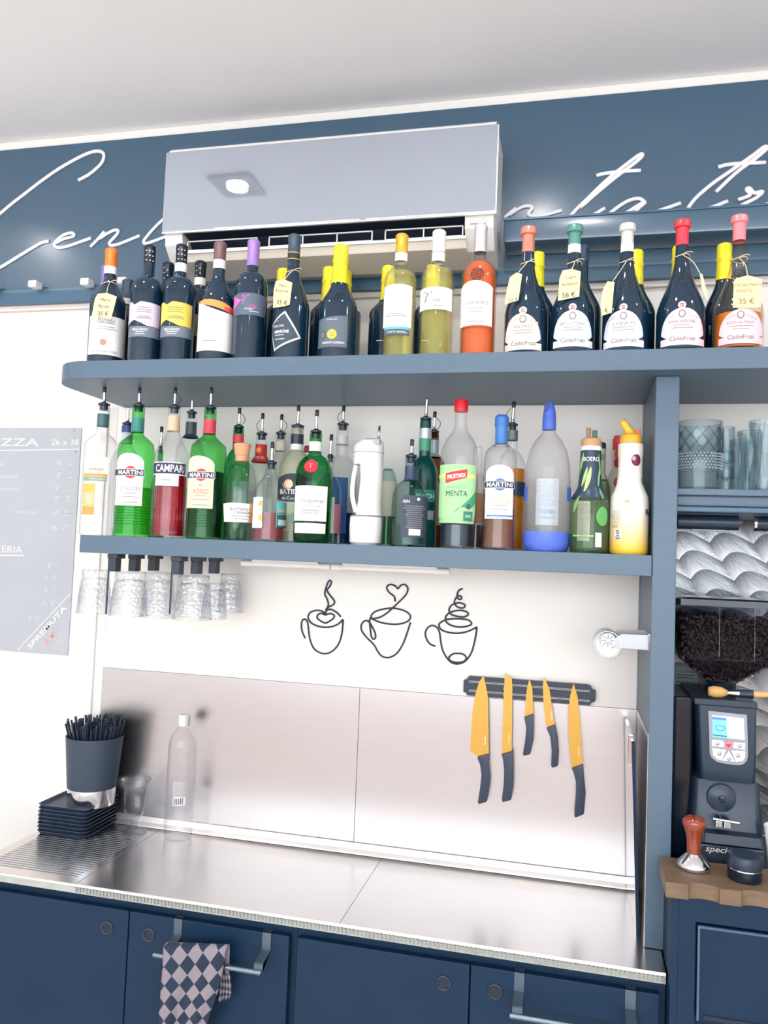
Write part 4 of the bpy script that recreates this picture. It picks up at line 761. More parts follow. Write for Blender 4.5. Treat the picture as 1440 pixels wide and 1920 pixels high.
def puree(label, cx, Y, capc, spoutc, dx=0.0, front=True, k=1.0):
    b = liq(label, cx, 960, [(34 * k, 1038), (35 * k, 1030), (35 * k, 940), (33 * k, 930), (28 * k, 920), (24 * k, 908), (22 * k, 890), (22 * k, 862), (23 * k, 850), (23 * k, 834), (20 * k, 832)], m, Y=Y)
    z0, z1 = b.z(cx, 832, False), b.z(cx, 818, False); K = b.k
    cp = obj('screw_cap', lathe([(19.5 * K, z0 - 0.003), (19.8 * K, z1 - 0.001), (18 * K, z1 + 0.002), (8 * K, z1 + 0.006)], 28), capc, b.root, 'auto', local=True)
    if front: obj('spout', tube([(0.004, -0.002, z1), (-0.008, -0.004, z1 + 0.016), (-0.018, -0.006, z1 + 0.030), (-0.0205, -0.006, z1 + 0.0325)], 0.0085, 16, taper=lambda t: 1.3 - 0.55 * t if t < 0.9 else 0.95), spoutc, cp, True, local=True); obj('lid_hinge', bx(0.008, 0.020, -0.007, 0.007, z1 - 0.002, z1 + 0.014, 0.004), mat('orange_lid', (232, 110, 60), 0.4, noise=0.05, nscale=30), cp, local=True)
    return b
YCAP = mat('yellow_cap', (240, 190, 62), 0.4, noise=0.05, nscale=30)
b = puree('white and yellow fruit puree bottle with tilted yellow spout beside the post', 1180, YL, YCAP, YCAP)
d = b.disc('passion_fruit', 1192, 863, 9, paper((112, 36, 66), 0.3), e=0.0014, ry=11); b.disc('fruit_shine', 1188, 860, 3.4, paper((232, 160, 180)), e=0.002, parent=d, ry=4); b.disc('green_leaf', 1202, 902, 3, paper((110, 146, 120)), ry=8); b.text('Rose', 1214, 960, 11, paper((64, 44, 84)), bold=0.03, width=30); b.disc('drip', 1176, 940, 5, paper((214, 178, 140)), ry=3)
b.lines(1148, 1166, tuple(range(958, 986, 4)), paper((206, 190, 176)), th=2); b.text('TNRSP', 1154, 987, 4, paper((150, 130, 110))); b.patch('barcode', 1154, 1166, 993, 1012, PW); b.lines(1156, 1164, tuple(range(995, 1011, 3)), INK, th=1.5, e=0.002)
# back row ---------------------------------------------------------------
GRP = dict(Y=YK)
def back(label, cx, top, hw, nh, m, bands, spout=None, liqd=None, shy=None, cap=None, wire=0, Y=YK, cap_c=True):
    shy = shy or top + 75; n_ = [(hw, 1012), (hw, shy)]
    for t in (0.25, 0.5, 0.75, 0.92): n_.append((nh + (hw - nh) * max(0, 1 - t ** 1.6) ** (1 / 1.6), shy - 34 * t))
    n_ += [(nh, shy - 36), (nh, top + 2), (nh - 2, top)]
    b = liq(label, cx, 940, n_, m, Y=Y)
    for y0, y1, mm in bands: b.sleeve('neck_label', y0, y1, mm)
    if liqd: b.liquid(*liqd)
    if spout: b.pourer(spout, wire=wire, cap=cap_c)
    return b
back('clear bottle with blue neck foil behind the green dry vermouth', 231, 797, 27, 10, CLEAR, ((799, 812, foil((60, 84, 150))), (812, 832, paper((214, 220, 226)))), 763, cap_c=False)
back('slim dark bottle with steel spout between vermouth and red bitter', 296, 842, 14, 5, GREEND, (), 802)
b = back('clear bottle with silver and black neck behind the red bitter', 351, 776, 26, 10, CLEAR, ((792, 821, foil((70, 86, 98))),), 750, cap_c=False)
b = back('green bottle with red neck label behind the cork-stoppered one', 441, 803, 24, 10, GREEND, ((816, 831, foil((216, 66, 86), 0.45, 0)),), 767, wire=1, Y=-0.19)
b = back('clear orange-liqueur bottle with red neck label', 485, 816, 23, 10.5, CLEAR, ((834, 867, paper((206, 56, 56))),), 777, wire=-1, Y=-0.13); b.text('TRIPLE SEC', 485, 858, 5, INKW, width=22); b.disc('neck_badge', 485, 844, 5, paper((238, 150, 80)))
b = back('clear bottle with cream paper neck label behind the slim-necked one', 521, 815, 22, 10, CLEAR, ((829, 846, paper((222, 216, 196))),), 779, wire=1, Y=-0.072)
b = back('small bottle with dark red cap behind the emerald gin', 572, 836, 20, 6, CLEAR, ((836, 848, foil((160, 40, 60))),), Y=-0.12)
b = back('small clear bottle with pink label behind the emerald gin', 616, 858, 24, 7, CLEAR, (), 817, shy=925, Y=-0.185); l = b.patch('label', 618, 640, 945, 1000, paper((208, 128, 150))); b.patch('label_band', 616, 626, 932, 1000, paper((206, 214, 200)), parent=l, e=0.0013)
b = back('tall clear bottle of blue liqueur beside the white dispenser', 637, 798, 30, 11, CLEAR, ((818, 834, paper((226, 226, 230))),), 763, (962, glass('blue_liqueur', (20, 60, 150), 0.9, body=0.7, bodyrgb=(14, 50, 130))), wire=-1, shy=890, Y=-0.085); l = b.patch('label', 620, 650, 895, 1000, paper((50, 104, 176)))
b = back('clear squat bottle with pale yellow label behind the white dispenser', 726, 880, 18, 8, glass('pale_teal_glass', (222, 240, 238), 0.45), (), None, (968, glass('green_syrup', (150, 190, 140), 0.9)), shy=915); b.patch('label', 714, 742, 902, 968, paper((222, 222, 200)))
b = back('curvy teal liqueur bottle with silver neck and green band', 793, 788, 27, 11, glass('teal_glass', (30, 128, 116), 0.55, body=0.5, bodyrgb=(14, 96, 92)), ((804, 823, foil((200, 204, 214), 0.3, 0.4)), (823, 846, foil((66, 158, 124), 0.4, 0))), 747, cap_c=False, shy=892, Y=-0.19); l = b.patch('label', 778, 816, 918, 941, paper((40, 138, 114))); b.text('PEACH', 797, 930, 8, INKW, parent=l, width=34, bold=0.02); b.patch('label', 778, 812, 957, 974, paper((150, 170, 176)))
b = back('brown liqueur bottle with grey neck behind the teal bottle', 809, 812, 26, 10, glass('brown_glass', (186, 150, 110), 0.6), ((826, 858, foil((168, 184, 190), 0.35, 0.2)),), 774, wire=1, Y=-0.12); b.patch('label', 805, 835, 905, 985, paper((196, 190, 160)))
b = back('bottle with orange fruit label behind the mint syrup', 893, 838, 24, 9, CLEAR, (), None, (985, glass('dark_mint', (40, 70, 82), 0.9)), shy=925); b.patch('label', 885, 916, 925, 980, paper((206, 160, 110)))
b = back('amber liqueur bottle with navy label behind the blue-capped vermouth', 957, 799, 27, 10, CLEAR, ((808, 826, foil((116, 130, 136), 0.35, 0.2)),), 755, (880, glass('amber_liqueur', (244, 170, 50), 0.9, body=0.65, bodyrgb=(240, 160, 30))), wire=-1, shy=880); b.patch('label', 960, 984, 903, 930, paper((40, 60, 96)))
b = back('syrup bottle with leaf print behind the tan-capped one', 1124, 830, 20, 9, glass('olive_glass', (206, 222, 190), 0.6), ((830, 842, foil((60, 80, 96))), (842, 900, paper((222, 220, 200)))), shy=925); b.disc('leaf_print', 1128, 857, 5, paper((150, 180, 110)), ry=6)
b = back('red and white fruit syrup bottle behind the puree bottle', 1162, 822, 26, 15, paper((232, 226, 214), 0.4), ((818, 845, mat('red_lid', (222, 66, 60), 0.4, noise=0.05, nscale=30)),), shy=915, Y=-0.1)
for x, y, c in ((1157, 868, (190, 40, 70)), (1156, 905, (228, 110, 80)), (1158, 852, (230, 80, 60))): b.disc('fruit_print', x, y, 5, paper(c), ry=9)

# ================================================================== under the lower shelf
tb = thing('led_tube', 'white slim tube light fixed under the liquor shelf', 'light fixture', (-0.55, -0.2, 1.648))
for k, (a, b_) in enumerate(((-0.822, -0.585), (-0.583, -0.286))):
    obj('tube_body', cyl((a, -0.2, 1.6605), (b_, -0.2, 1.6605), 0.0072, seg=16), mat('tube_white', (244, 240, 238), 0.4, noise=0.01, nscale=20), tb, 'auto')
    obj('mount_strip', bx(a + 0.03, b_ - 0.03, -0.208, -0.192, 1.666, 1.6705), WHITE, tb)
    for x in (a + 0.015, b_ - 0.015): obj('end_cap', cyl((x - 0.013, -0.2, 1.6605), (x + 0.013, -0.2, 1.6605), 0.0085, seg=16), WHITE, tb, 'auto')
def cup_glass(label, x, y, Y, hw, h, group='upturned glasses under the shelf'):
    P = onY(x, y, Y); k = depth(P) / FPX; R, Hh = hw * k, h * k; z0 = onY(x, y + h / 2, Y)[2]
    t = thing('glass_tumbler', label, 'glass', (P[0], Y, z0), group)
    pr = [(R, 0), (R * 0.985, 0.002), (R * 0.80, Hh * 0.80), (R * 0.76, Hh * 0.9), (R * 0.80, Hh * 0.96), (R * 0.74, Hh), (0.001, Hh)]
    obj('bowl', lathe(pr, 40, cap0=False), CUT, t, 'auto', local=True)
    obj('inner_wall', lathe([(R * 0.95, 0.001), (R * 0.76, Hh * 0.76), (R * 0.6, Hh * 0.82), (0.001, Hh * 0.83)], 32, cap0=False), CLEAR, t, 'auto', local=True)
    vf = []
    for q in range(14):
        a = 2 * PI * q / 14; zc = Hh * 0.42
        for w in range(7):
            th = 2 * PI * w / 7; pts = []
            for e in (0.15, 1.0):
                z = zc + math.cos(th) * Hh * 0.26 * e; r = R * (0.985 - 0.185 * z / (Hh * 0.8)) + 0.0003; aa = a + math.sin(th) * 0.2 * e; pts.append((r * math.sin(aa), -r * math.cos(aa), z))
            vf.append(tube(pts, 0.0009, 4))
    obj('cut_stars', join(*vf), CLEAR, t, False, local=True)
    obj('rim', tube([(R * math.sin(a), -R * math.cos(a), 0.0012) for a in (2 * PI * q / 40 for q in range(40))], 0.0012, 6, closed=True), CLEAR, t, True, local=True)
hk = []
for px, Y, lo in ((213, -0.295, True), (251, -0.19, False), (287, -0.085, False), (332, -0.295, True), (368, -0.19, False), (401, -0.085, False)):
    P = onY(px, 1060, Y); x = P[0]; zb = onY(px, 1152 if lo else 1072, Y)[2] if lo else MZ0 - 0.045
    t = thing('glass_hook', 'black metal hook plate holding upturned glasses, %s' % ('long front one' if lo else 'short one behind'), 'hook', (x, Y, zb), 'black hooks under the shelf')
    obj('top_plate', bx(x - 0.014, x + 0.014, Y - 0.008, Y + 0.03, MZ0 - 0.012, MZ0 - 0.0005, 0.001), BLACK, t)
    obj('stem', bx(x - 0.009, x + 0.009, Y - 0.006, Y + 0.02, MZ0 - 0.045, MZ0 - 0.012, 0.001), BLACK, t)
    obj('rail_web', bx(x - 0.0125, x - 0.0085, Y - 0.006, Y - 0.003, zb, MZ0 - 0.012, 0.0008), BLACKG, t)
cup_glass('cut glass tumbler hanging upside down beside the chalk menu', 178, 1109, -0.20, 32, 82)
cup_glass('cut glass tumbler hanging between the two long hooks', 243, 1113, -0.22, 36, 82)
cup_glass('cut glass tumbler hanging next to the second long hook', 297, 1115, -0.11, 33, 84)
cup_glass('large cut glass tumbler in front of the short hooks', 362, 1120, -0.23, 37, 82)
cup_glass('cut glass tumbler tucked behind the largest one', 402, 1127, -0.12, 24, 66)
cup_glass('cut glass tumbler hanging nearest the tube light', 432, 1112, -0.06, 25, 72)

# ================================================================== wall decorations
A, S = (430, 1030), 2.88
def art(label, strokes, closed=()):
    P0 = onY(A[0] + strokes[0][0][0] / S, A[1] + 560 / S, -0.006)
    t = thing('coffee_wire_art', label, 'wall art', (P0[0], -0.006, P0[2]), 'black wire coffee cup wall art')
    for i, st in enumerate(strokes):
        P = [onY(A[0] + x / S, A[1] + y / S, -0.0065) for x, y in st]
        obj('wire', tube(catmull(P, 5, closed=i in closed), 0.0023, 8, closed=i in closed), WIRE, t, True)
art('black wire coffee cup with a heart in the foam and rising steam', [
    [(410, 480), (395, 450), (388, 410), (395, 382), (410, 378), (422, 395), (428, 440), (436, 490), (460, 540), (510, 564), (555, 550), (590, 510), (608, 450), (614, 380)],
    [(614, 378), (585, 405), (540, 420), (490, 418), (445, 400), (425, 370), (436, 342), (470, 330), (502, 335), (518, 350)],
    [(518, 354), (545, 347), (566, 357), (562, 372), (545, 385), (518, 398), (490, 385), (474, 370), (478, 353), (497, 346)], [(520, 328), (550, 325), (580, 342), (602, 365)],
    [(520, 328), (534, 300), (528, 270), (515, 240), (524, 200), (538, 170), (550, 173), (545, 195), (528, 222), (545, 250), (567, 280), (560, 300), (532, 315), (518, 352)]], closed=(2,))
art('black wire coffee cup with a heart-shaped steam loop', [
    [(895, 282), (890, 255), (865, 235), (850, 212), (856, 195), (875, 190), (897, 199), (910, 213), (925, 195), (945, 190), (962, 205), (961, 230), (945, 255), (910, 290), (880, 318), (850, 345), (810, 368), (765, 375)],
    [(765, 365), (782, 340), (822, 325), (880, 318), (935, 328), (972, 350), (976, 375), (950, 395), (900, 405), (840, 400), (790, 385)],
    [(978, 395), (960, 450), (940, 505), (910, 555), (880, 578), (850, 585), (820, 575), (800, 550), (780, 515), (740, 475), (715, 440), (712, 410), (725, 390), (742, 385), (758, 397), (772, 420), (788, 455), (787, 480), (775, 484), (765, 465), (760, 420), (757, 385), (767, 360)]], closed=(1,))
art('black wire coffee cup topped with a swirl of cream', [
    [(1260, 212), (1240, 222), (1230, 245), (1236, 267), (1250, 270), (1254, 258), (1240, 250), (1224, 262), (1215, 286), (1230, 310), (1260, 317), (1273, 305), (1260, 293), (1230, 290), (1200, 302), (1186, 326), (1196, 350), (1230, 362), (1270, 364), (1291, 350), (1275, 335), (1240, 330), (1200, 338), (1170, 360), (1170, 390), (1200, 412), (1250, 420), (1295, 412), (1308, 400), (1290, 382), (1240, 375), (1180, 378), (1140, 395), (1132, 415), (1150, 437), (1190, 450), (1240, 453), (1290, 442), (1337, 420)],
    [(1337, 420), (1328, 480), (1310, 550), (1287, 590), (1260, 612), (1225, 619), (1195, 608), (1170, 580), (1150, 540), (1140, 490), (1133, 442), (1115, 418), (1090, 412), (1066, 430), (1058, 460), (1070, 495), (1090, 515), (1113, 523)],
    [(1185, 587), (1205, 566), (1235, 562), (1265, 568), (1279, 588), (1262, 607), (1230, 611), (1200, 605)]], closed=(2,))
# chalk menu board
cb = thing('chalkboard', 'black chalk menu board greyed by painted-in glare with handwritten prices on the wall', 'chalkboard', (-1.7, -0.004, 1.362))
obj('board', bx(-2.35, -1.443, -0.005, -0.0005, 1.362, 2.041, 0.001), mat('slate_glare_grey', (174, 178, 187), 0.35, noise=0.08, nscale=7), cb)  # the slate is black; glare on it is put into this grey
CHALK = mat('chalk_white', (236, 236, 236), 0.9, noise=0.1, nscale=300); CHALKF = mat('chalk_faint', (206, 209, 212), 0.9, noise=0.1, nscale=300); CHALKR = mat('chalk_red', (236, 150, 140), 0.9, noise=0.1, nscale=300); CHALKY = mat('chalk_yellow', (226, 226, 206), 0.9, noise=0.1, nscale=300)
CK = depth(onY(80, 1000, 0)) / FPX
def chalk(s, x, y, h, m=CHALKF, rot=0.0, w=None, b_=0.0):
    c, sn = math.cos(rot), math.sin(rot); obj('lettering', flat_text(s, onY(x, y, -0.0056), h * CK, (c, 0, sn), (-sn, 0, c), width=w * CK * 1.07 if w else None, bold=b_), m, cb)
def chalkline(x0, y0, x1, y1, w=1.6, m=CHALK): obj('chalk_line', cyl(onY(x0, y0, -0.0052), onY(x1, y1, -0.0052), w * CK / 2, seg=6), m, cb)
chalk('PIZZA', 24, 829, 14, CHALK, w=106); chalk('26 x 38', 122, 829, 11, CHALKY, w=54); chalkline(-60, 846, 150, 842.5, 2)
for y, s in ((867, '6 €'), (891, '7 €'), (915, '7 €'), (935, '7 €'), (962, '7 €'), (989, '6 €')): chalk(s, 122 - (y - 867) * 0.075, y, 10, w=32)
for x, y, s, w in ((2, 870, 'ta', 10), (16, 893, 'salami', 36), (18, 916, 'wurstel', 40), (50, 960, 'verdure', 44)): chalk(s, x, y, 7, w=w)
chalk('ERIA', 23, 1030, 12, CHALK, w=41); chalkline(-30, 1041, 46, 1041.5, 1.8)
for y, s, x in ((1060, '3 €', 100), (1082, '5 €', 95), (1106, '5 €', 94), (1130, '6 €', 92), (1160, '5 €', 64)): chalk(s, x, y, 10, w=24)
chalkline(33, 1220, 132, 1113, 2); chalk('SPREMUTA', 88, 1176, 9.5, CHALK, math.radians(48), 100, 0.01); chalk('3.€', 94, 1196, 11, CHALKR, math.radians(42), 28, 0.01)
for d in (0, 7): chalkline(96 + d, 1220, 118 + d, 1194, 1.2, CHALKF)
for x, y in ((139, 807), (142, 847)): obj('screw', cyl(onY(x, y, -0.0048), onY(x, y, -0.0075), 0.0016, seg=8), INK, cb)

# ================================================================== knife strip and knives
def px3(pts, org=(840, 1140), sc=3.6): return [(org[0] + x / sc, org[1] + y / sc) for x, y in pts]
ks = thing('knife_strip', 'black magnetic knife strip with two steel rails on the wall', 'knife rack', tuple(onY(990, 1310, -0.004)))
obj('bar', pxpoly(px3([(105, 488), (128, 480), (140, 460), (940, 518), (965, 528), (972, 550), (997, 558), (993, 632), (970, 640), (955, 658), (130, 590), (122, 575), (103, 566)]), -0.020, 0.0155, 0.001), BLACK, ks)
for y0, y1 in ((495, 562), (556, 628)):
    for d in (-4, 4): obj('magnet_rail', cyl(onY(*px3([(140, y0 + d)])[0], -0.0205), onY(*px3([(957, y1 + d)])[0], -0.0205), 0.0008, seg=6), ALU, ks)
HANDLE = mat('knife_handle', (44, 58, 82), 0.4, noise=0.08, nscale=40)
KN = [('gold chef knife with the widest blade and navy handle', [(240, 455), (255, 520), (270, 600), (275, 985), (195, 1000), (150, 965), (155, 850), (165, 700), (185, 580), (210, 500)], [(195, 1010), (275, 985), (272, 1060), (283, 1170), (275, 1230), (262, 1310), (205, 1328), (200, 1310), (215, 1220), (225, 1130), (215, 1060)], (250, 900, 1.57)),
      ('gold serrated bread knife with a square tip', [(382, 440), (430, 475), (435, 540), (430, 970), (360, 985)] + [(360 + (17 - k) * 0.0 + (k % 2) * 6 + k * 0.7, 985 - k * 22) for k in range(1, 22)], [(358, 990), (437, 968), (440, 1100), (440, 1210), (425, 1300), (365, 1315), (362, 1290), (375, 1200), (378, 1100), (370, 1020)], (412, 888, 1.57)),
      ('shortest gold paring knife', [(550, 480), (570, 545), (577, 720), (518, 730), (525, 620), (535, 530)], [(513, 738), (578, 715), (578, 820), (575, 900), (555, 990), (508, 1000), (505, 985), (520, 900), (528, 810)], None),
      ('small gold utility knife hanging at a slant', [(648, 462), (685, 550), (720, 785), (665, 805), (645, 650), (640, 520)], [(663, 812), (722, 788), (740, 870), (748, 970), (743, 1070), (700, 1083), (695, 1060), (700, 970), (690, 870)], (700, 728, 1.5)),
      ('long narrow gold slicing knife', [(847, 508), (875, 600), (890, 750), (912, 1055), (833, 1075), (815, 900), (812, 700), (825, 590)], [(832, 1088), (913, 1055), (918, 1150), (930, 1250), (918, 1395), (858, 1420), (852, 1400), (862, 1290), (865, 1180), (845, 1105)], (882, 970, 1.5))]
for lab, bl, hd, tx in KN:
    P0 = onY(*px3([hd[-1]])[0], -0.025)
    t = thing('kitchen_knife', lab, 'knife', tuple(P0), 'gold knives on the magnetic strip')
    blade = obj('blade', pxpoly(px3(bl), -0.0235, 0.0018), GOLD, t)
    obj('handle', pxpoly(px3(hd), -0.032, 0.018, 0.004), HANDLE, t, 'auto')
    if tx:
        c, sn = math.cos(-tx[2]), math.sin(-tx[2]); obj('lettering', flat_text('PETRA', onY(*px3([tx[:2]])[0], -0.0239), 0.0035, (c, 0, sn), (-sn, 0, c), bold=0.02, width=0.022), INKW, blade)
# ---- roller on a steel bracket fixed to the post
t = thing('wall_roller', 'round white roller with ribbed steel knob on a bracket fixed to the post', 'roller', (0.12, -0.24, 1.50))
c0 = onY(1139, 1209, -0.292)
obj('roller', tube([(c0[0], -0.275, c0[2]), (c0[0], -0.29, c0[2]), (c0[0], -0.20, c0[2]), (c0[0], -0.19, c0[2])], 0.029, 32, taper=lambda u: 0.86 if u == 0 else 1.0), WHITE, t, 'auto')
obj('roller_ring', tube([(c0[0] + 0.0285 * math.sin(a), -0.291, c0[2] + 0.0285 * math.cos(a)) for a in (2 * PI * k / 32 for k in range(32))], 0.0022, 8, closed=True), CHROME, t, True)
kc = onY(1140, 1201, -0.300); knob = obj('knob', cyl((kc[0], -0.300, kc[2]), (kc[0], -0.285, kc[2]), 0.0155, seg=24), mat('knob_steel', (168, 172, 178), 0.3, 0.8, noise=0.05, nscale=30), t, 'auto')
for k in range(8): a = PI * k / 4; obj('knob_rib', cyl((kc[0] + 0.004 * math.cos(a), -0.3005, kc[2] + 0.004 * math.sin(a)), (kc[0] + 0.013 * math.cos(a), -0.3005, kc[2] + 0.013 * math.sin(a)), 0.0009, seg=6), INKG, knob)
fp = [(1152, 1198), (1165, 1189), (1217, 1191), (1217, 1219), (1150, 1214)]
BRK = mat('bracket_grey', (150, 152, 156), 0.32, 0.9, noise=0.05, nscale=30); obj('bracket_arm', pxpoly(fp, -0.293, 0.002), BRK, t); pts = [onY(x, y, -0.293) for x, y in fp]
obj('bracket_arm', extr([(p[0], -0.185, p[2] + 0.002) for p in pts], (0, 1, 0), 0.002), BRK, t); obj('bracket_base', bx(0.1625, 0.1645, -0.293, -0.183, pts[2][2] - 0.033, pts[2][2] + 0.002), CHROME, t)

# ================================================================== worktop and back panel
XL, XM1, XM2, XR, YC = -1.405, -1.105, -0.466, 0.197, -0.411
w = thing('worktop', 'long stainless steel worktop with a chipped front edge', 'worktop', (-0.6, -0.2, CZ - 0.022))
STEELD = mat('embossed_steel', (150, 158, 168), 0.3, 1.0, noise=0.15, nscale=40, bump=0.6)
obj('core_board', bx(XL, XR, YC + 0.002, -0.0005, CZ - 0.022, CZ - 0.0012), mat('board_core', (176, 180, 176), 0.7, noise=0.2, nscale=60), w)
for a, b_, m in ((XL, XM1 - 0.0008, STEELC), (XM1 + 0.0008, XM2 - 0.0006, STEELC), (XM2 + 0.0006, XR, STEELC)):
    obj('steel_sheet', bx(a, b_, YC, -0.0005, CZ - 0.0012, CZ, 0.0004), m, w)
obj('edge_strip', bx(XL, XR, YC - 0.0015, YC + 0.002, CZ - 0.006, CZ - 0.0008, 0.0006), ALU, w)
vf = []
for k in range(150):
    x = XM1 + k * (XR - XM1) / 150; vf.append(bx(x, x + 0.0045, YC - 0.0012, YC + 0.002, CZ - 0.020 + random.uniform(0, 0.003), CZ - 0.008))
o = obj('edge_ridges', join(*vf), mat('ridge_grey', (150, 154, 148), 0.7, noise=0.25, nscale=80), w, kind='stuff')
# ribbed drain field on the left sheet
vf = []
for k in range(26):
    y = -0.375 + k * 0.012
    vf.append(bx(-1.375, -1.125, y, y + 0.004, CZ + 0.0001, CZ + 0.0007))
obj('drain_ribs', join(*vf), STEELD, w, kind='stuff')
bp = thing('steel_backsplash', 'brushed steel splash panels on the wall behind the worktop', 'backsplash', (-0.57, -0.003, CZ))
for a, b_ in ((xc, -0.548), (-0.5465, 0.1625)): obj('panel', bx(a, b_, -0.006, -0.0005, CZ + 0.001, 1.336), STEEL, bp)
obj('cove_strip', extr([(xc, -0.004, CZ + 0.030), (xc, -0.010, CZ + 0.027), (xc, -0.012, CZ + 0.012), (xc, -0.018, CZ + 0.004), (xc, -0.020, CZ + 0.0008), (xc, -0.004, CZ + 0.0008)], (1, 0, 0), 0.1625 - xc), ALU, bp)
tag(obj('steel_side_panel', bx(0.1632, 0.1646, -0.314, -0.0065, CZ + 0.001, 1.340), STEEL), 'steel splash panel on the side of the post', 'wall panel')
# narrow upright steel tray leaning on the post
f0, f1 = onY(1199, 1744, -0.262), onY(1190, 1390, -0.262); g0, g1 = onY(1182, 1657, -0.022), onY(1179, 1352, -0.03)
t = thing('upright_tray', 'steel tray standing on edge against the post', 'tray', (f0[0], -0.15, CZ))
def slab(p, th): return [(p[0] - 0.007, p[1], p[2]), (p[0], p[1], p[2])]
Vt = slab((f0[0], -0.262, CZ + 0.0006), 0.009) + slab((g0[0] - 0.002, -0.022, CZ + 0.0006), 0.009) + slab((f1[0], -0.262, f1[2]), 0.009) + slab((g1[0] - 0.002, -0.03, f1[2] + 0.004), 0.009)
obj('plate', (Vt, [[0, 1, 3, 2], [4, 6, 7, 5], [0, 4, 5, 1], [2, 3, 7, 6], [0, 2, 6, 4], [1, 5, 7, 3]]), CHROME, t)
obj('dark_edge', (slab((f0[0] + 0.0005, -0.2635, CZ + 0.0006), 0.009) + slab((f0[0] + 0.0005, -0.2622, CZ + 0.0006), 0.009) + slab((f1[0] + 0.0005, -0.2635, f1[2]), 0.009) + slab((f1[0] + 0.0005, -0.2622, f1[2]), 0.009), [[0, 1, 3, 2], [4, 6, 7, 5], [0, 4, 5, 1], [2, 3, 7, 6], [0, 2, 6, 4], [1, 5, 7, 3]]), DARK, t)
obj('clip', join(bx(f1[0] - 0.012, f1[0] - 0.0005, -0.25, -0.235, f1[2] - 0.055, f1[2] + 0.012, 0.003), cyl((f1[0] - 0.014, -0.243, f1[2] - 0.03), (f1[0], -0.243, f1[2] - 0.03), 0.004, seg=12)), CHROME, t)

# ================================================================== things on the worktop
TR = mat('tray_black', (52, 66, 88), 0.45, noise=0.08, nscale=40)
tx0, tx1, ty0, ty1 = -1.400, -1.243, -0.168, -0.006
order = ('lowest', 'second from the bottom', 'third from the bottom', 'fourth from the bottom', 'fourth from the top', 'third from the top', 'second from the top', 'topmost, under the straw cup')
def rrect(x0, x1, y0, y1, r, z, n=5):
    out = []
    for cx_, cy_, a0 in ((x1 - r, y0 + r, -PI / 2), (x1 - r, y1 - r, 0), (x0 + r, y1 - r, PI / 2), (x0 + r, y0 + r, PI)):
        out += [(cx_ + r * math.cos(a0 + PI / 2 * k / n), cy_ + r * math.sin(a0 + PI / 2 * k / n), z) for k in range(n + 1)]
    return out
TH = 0.0100
for k in range(8):
    z = CZ + 0.0012 + k * TH; j = random.uniform(-0.001, 0.001); e = 0.006
    t = thing('serving_tray', 'small black serving tray, %s of the stack' % order[k], 'tray', ((tx0 + tx1) / 2, (ty0 + ty1) / 2, z), 'stacked black trays')
    rings = [rrect(tx0 + e + j, tx1 - e + j, ty0 + e, ty1 - e, 0.014, z), rrect(tx0 + j + 0.001, tx1 + j - 0.001, ty0 + 0.001, ty1 - 0.001, 0.018, z + TH - 0.0025), rrect(tx0 + j, tx1 + j, ty0, ty1, 0.018, z + TH - 0.002), rrect(tx0 + j, tx1 + j, ty0, ty1, 0.018, z + TH - 0.0003),
             rrect(tx0 + 0.003 + j, tx1 - 0.003 + j, ty0 + 0.003, ty1 - 0.003, 0.016, z + TH - 0.0003), rrect(tx0 + e + 0.003 + j, tx1 - e - 0.003 + j, ty0 + e + 0.003, ty1 - e - 0.003, 0.012, z + 0.0015)]
    obj('tray_body', loft(rings), TR, t, 'auto')
ZT = CZ + 0.0012 + 7 * TH + 0.0016
cc = onY(171, 1500, -0.085); CKs = depth(cc) / FPX; cxs = cc[0]; CYs = -0.085
def zc(y): return onY(171 + (1500 - y) * 0.06, y, CYs)[2]
cup = thing('straw_cup', 'tall oval black cup with a steel foot holding straws', 'cup', (cxs, CYs, ZT))
rb, rt_ = 43 * CKs, 52 * CKs; zt = zc(1378)
obj('steel_foot', lathe([(rb * 0.98, ZT), (rb, ZT + 0.002), (rb * 1.02, zc(1473))], 40, cxs, CYs), CHROME, cup, 'auto')
obj('sleeve', lathe([(rb * 1.03, zc(1473)), (rt_, zt), (rt_ * 0.96, zt), (rb * 0.95, zc(1470))], 40, cxs, CYs, cap0=False, cap1=True), mat('cup_black', (52, 66, 84), 0.55, noise=0.06, nscale=40), cup, 'auto')
STRAW = mat('straw_black', (36, 48, 66), 0.4, noise=0.1, nscale=30)
stm = [tube([(0, 0, 0), (0, 0, 0.06), (0, 0, 0.115 + d)], 0.0026, 7) for d in (0, 0.008, 0.016)]
meshes = []
for vf_ in stm:
    me = bpy.data.meshes.new('drinking_straw'); me.from_pydata(vf_[0], [], vf_[1]); me.update(); me.materials.append(STRAW); meshes.append(me)
n = 0
for ring, cnt in ((0.1, 4), (0.28, 10), (0.46, 17), (0.64, 24), (0.8, 30), (0.93, 36)):
    for k in range(cnt):
        a = 2 * PI * (k + random.random() * 0.5) / cnt; r = rt_ * 0.93 * ring
        o = bpy.data.objects.new('drinking_straw', meshes[n % 3]); COL.objects.link(o); n += 1
        o.location = (cxs + r * math.sin(a) * 0.68, CYs - r * math.cos(a) * 0.68, zt - 0.085 + (1 - ring) * 0.008); o.rotation_euler = (ring * 0.24 * math.cos(a) + random.uniform(-.03, .03), ring * 0.27 * math.sin(a) + random.uniform(-.03, .03), 0)
        tag(o, 'thin black drinking straw standing in the black cup', 'straw', 'black straws in the cup')
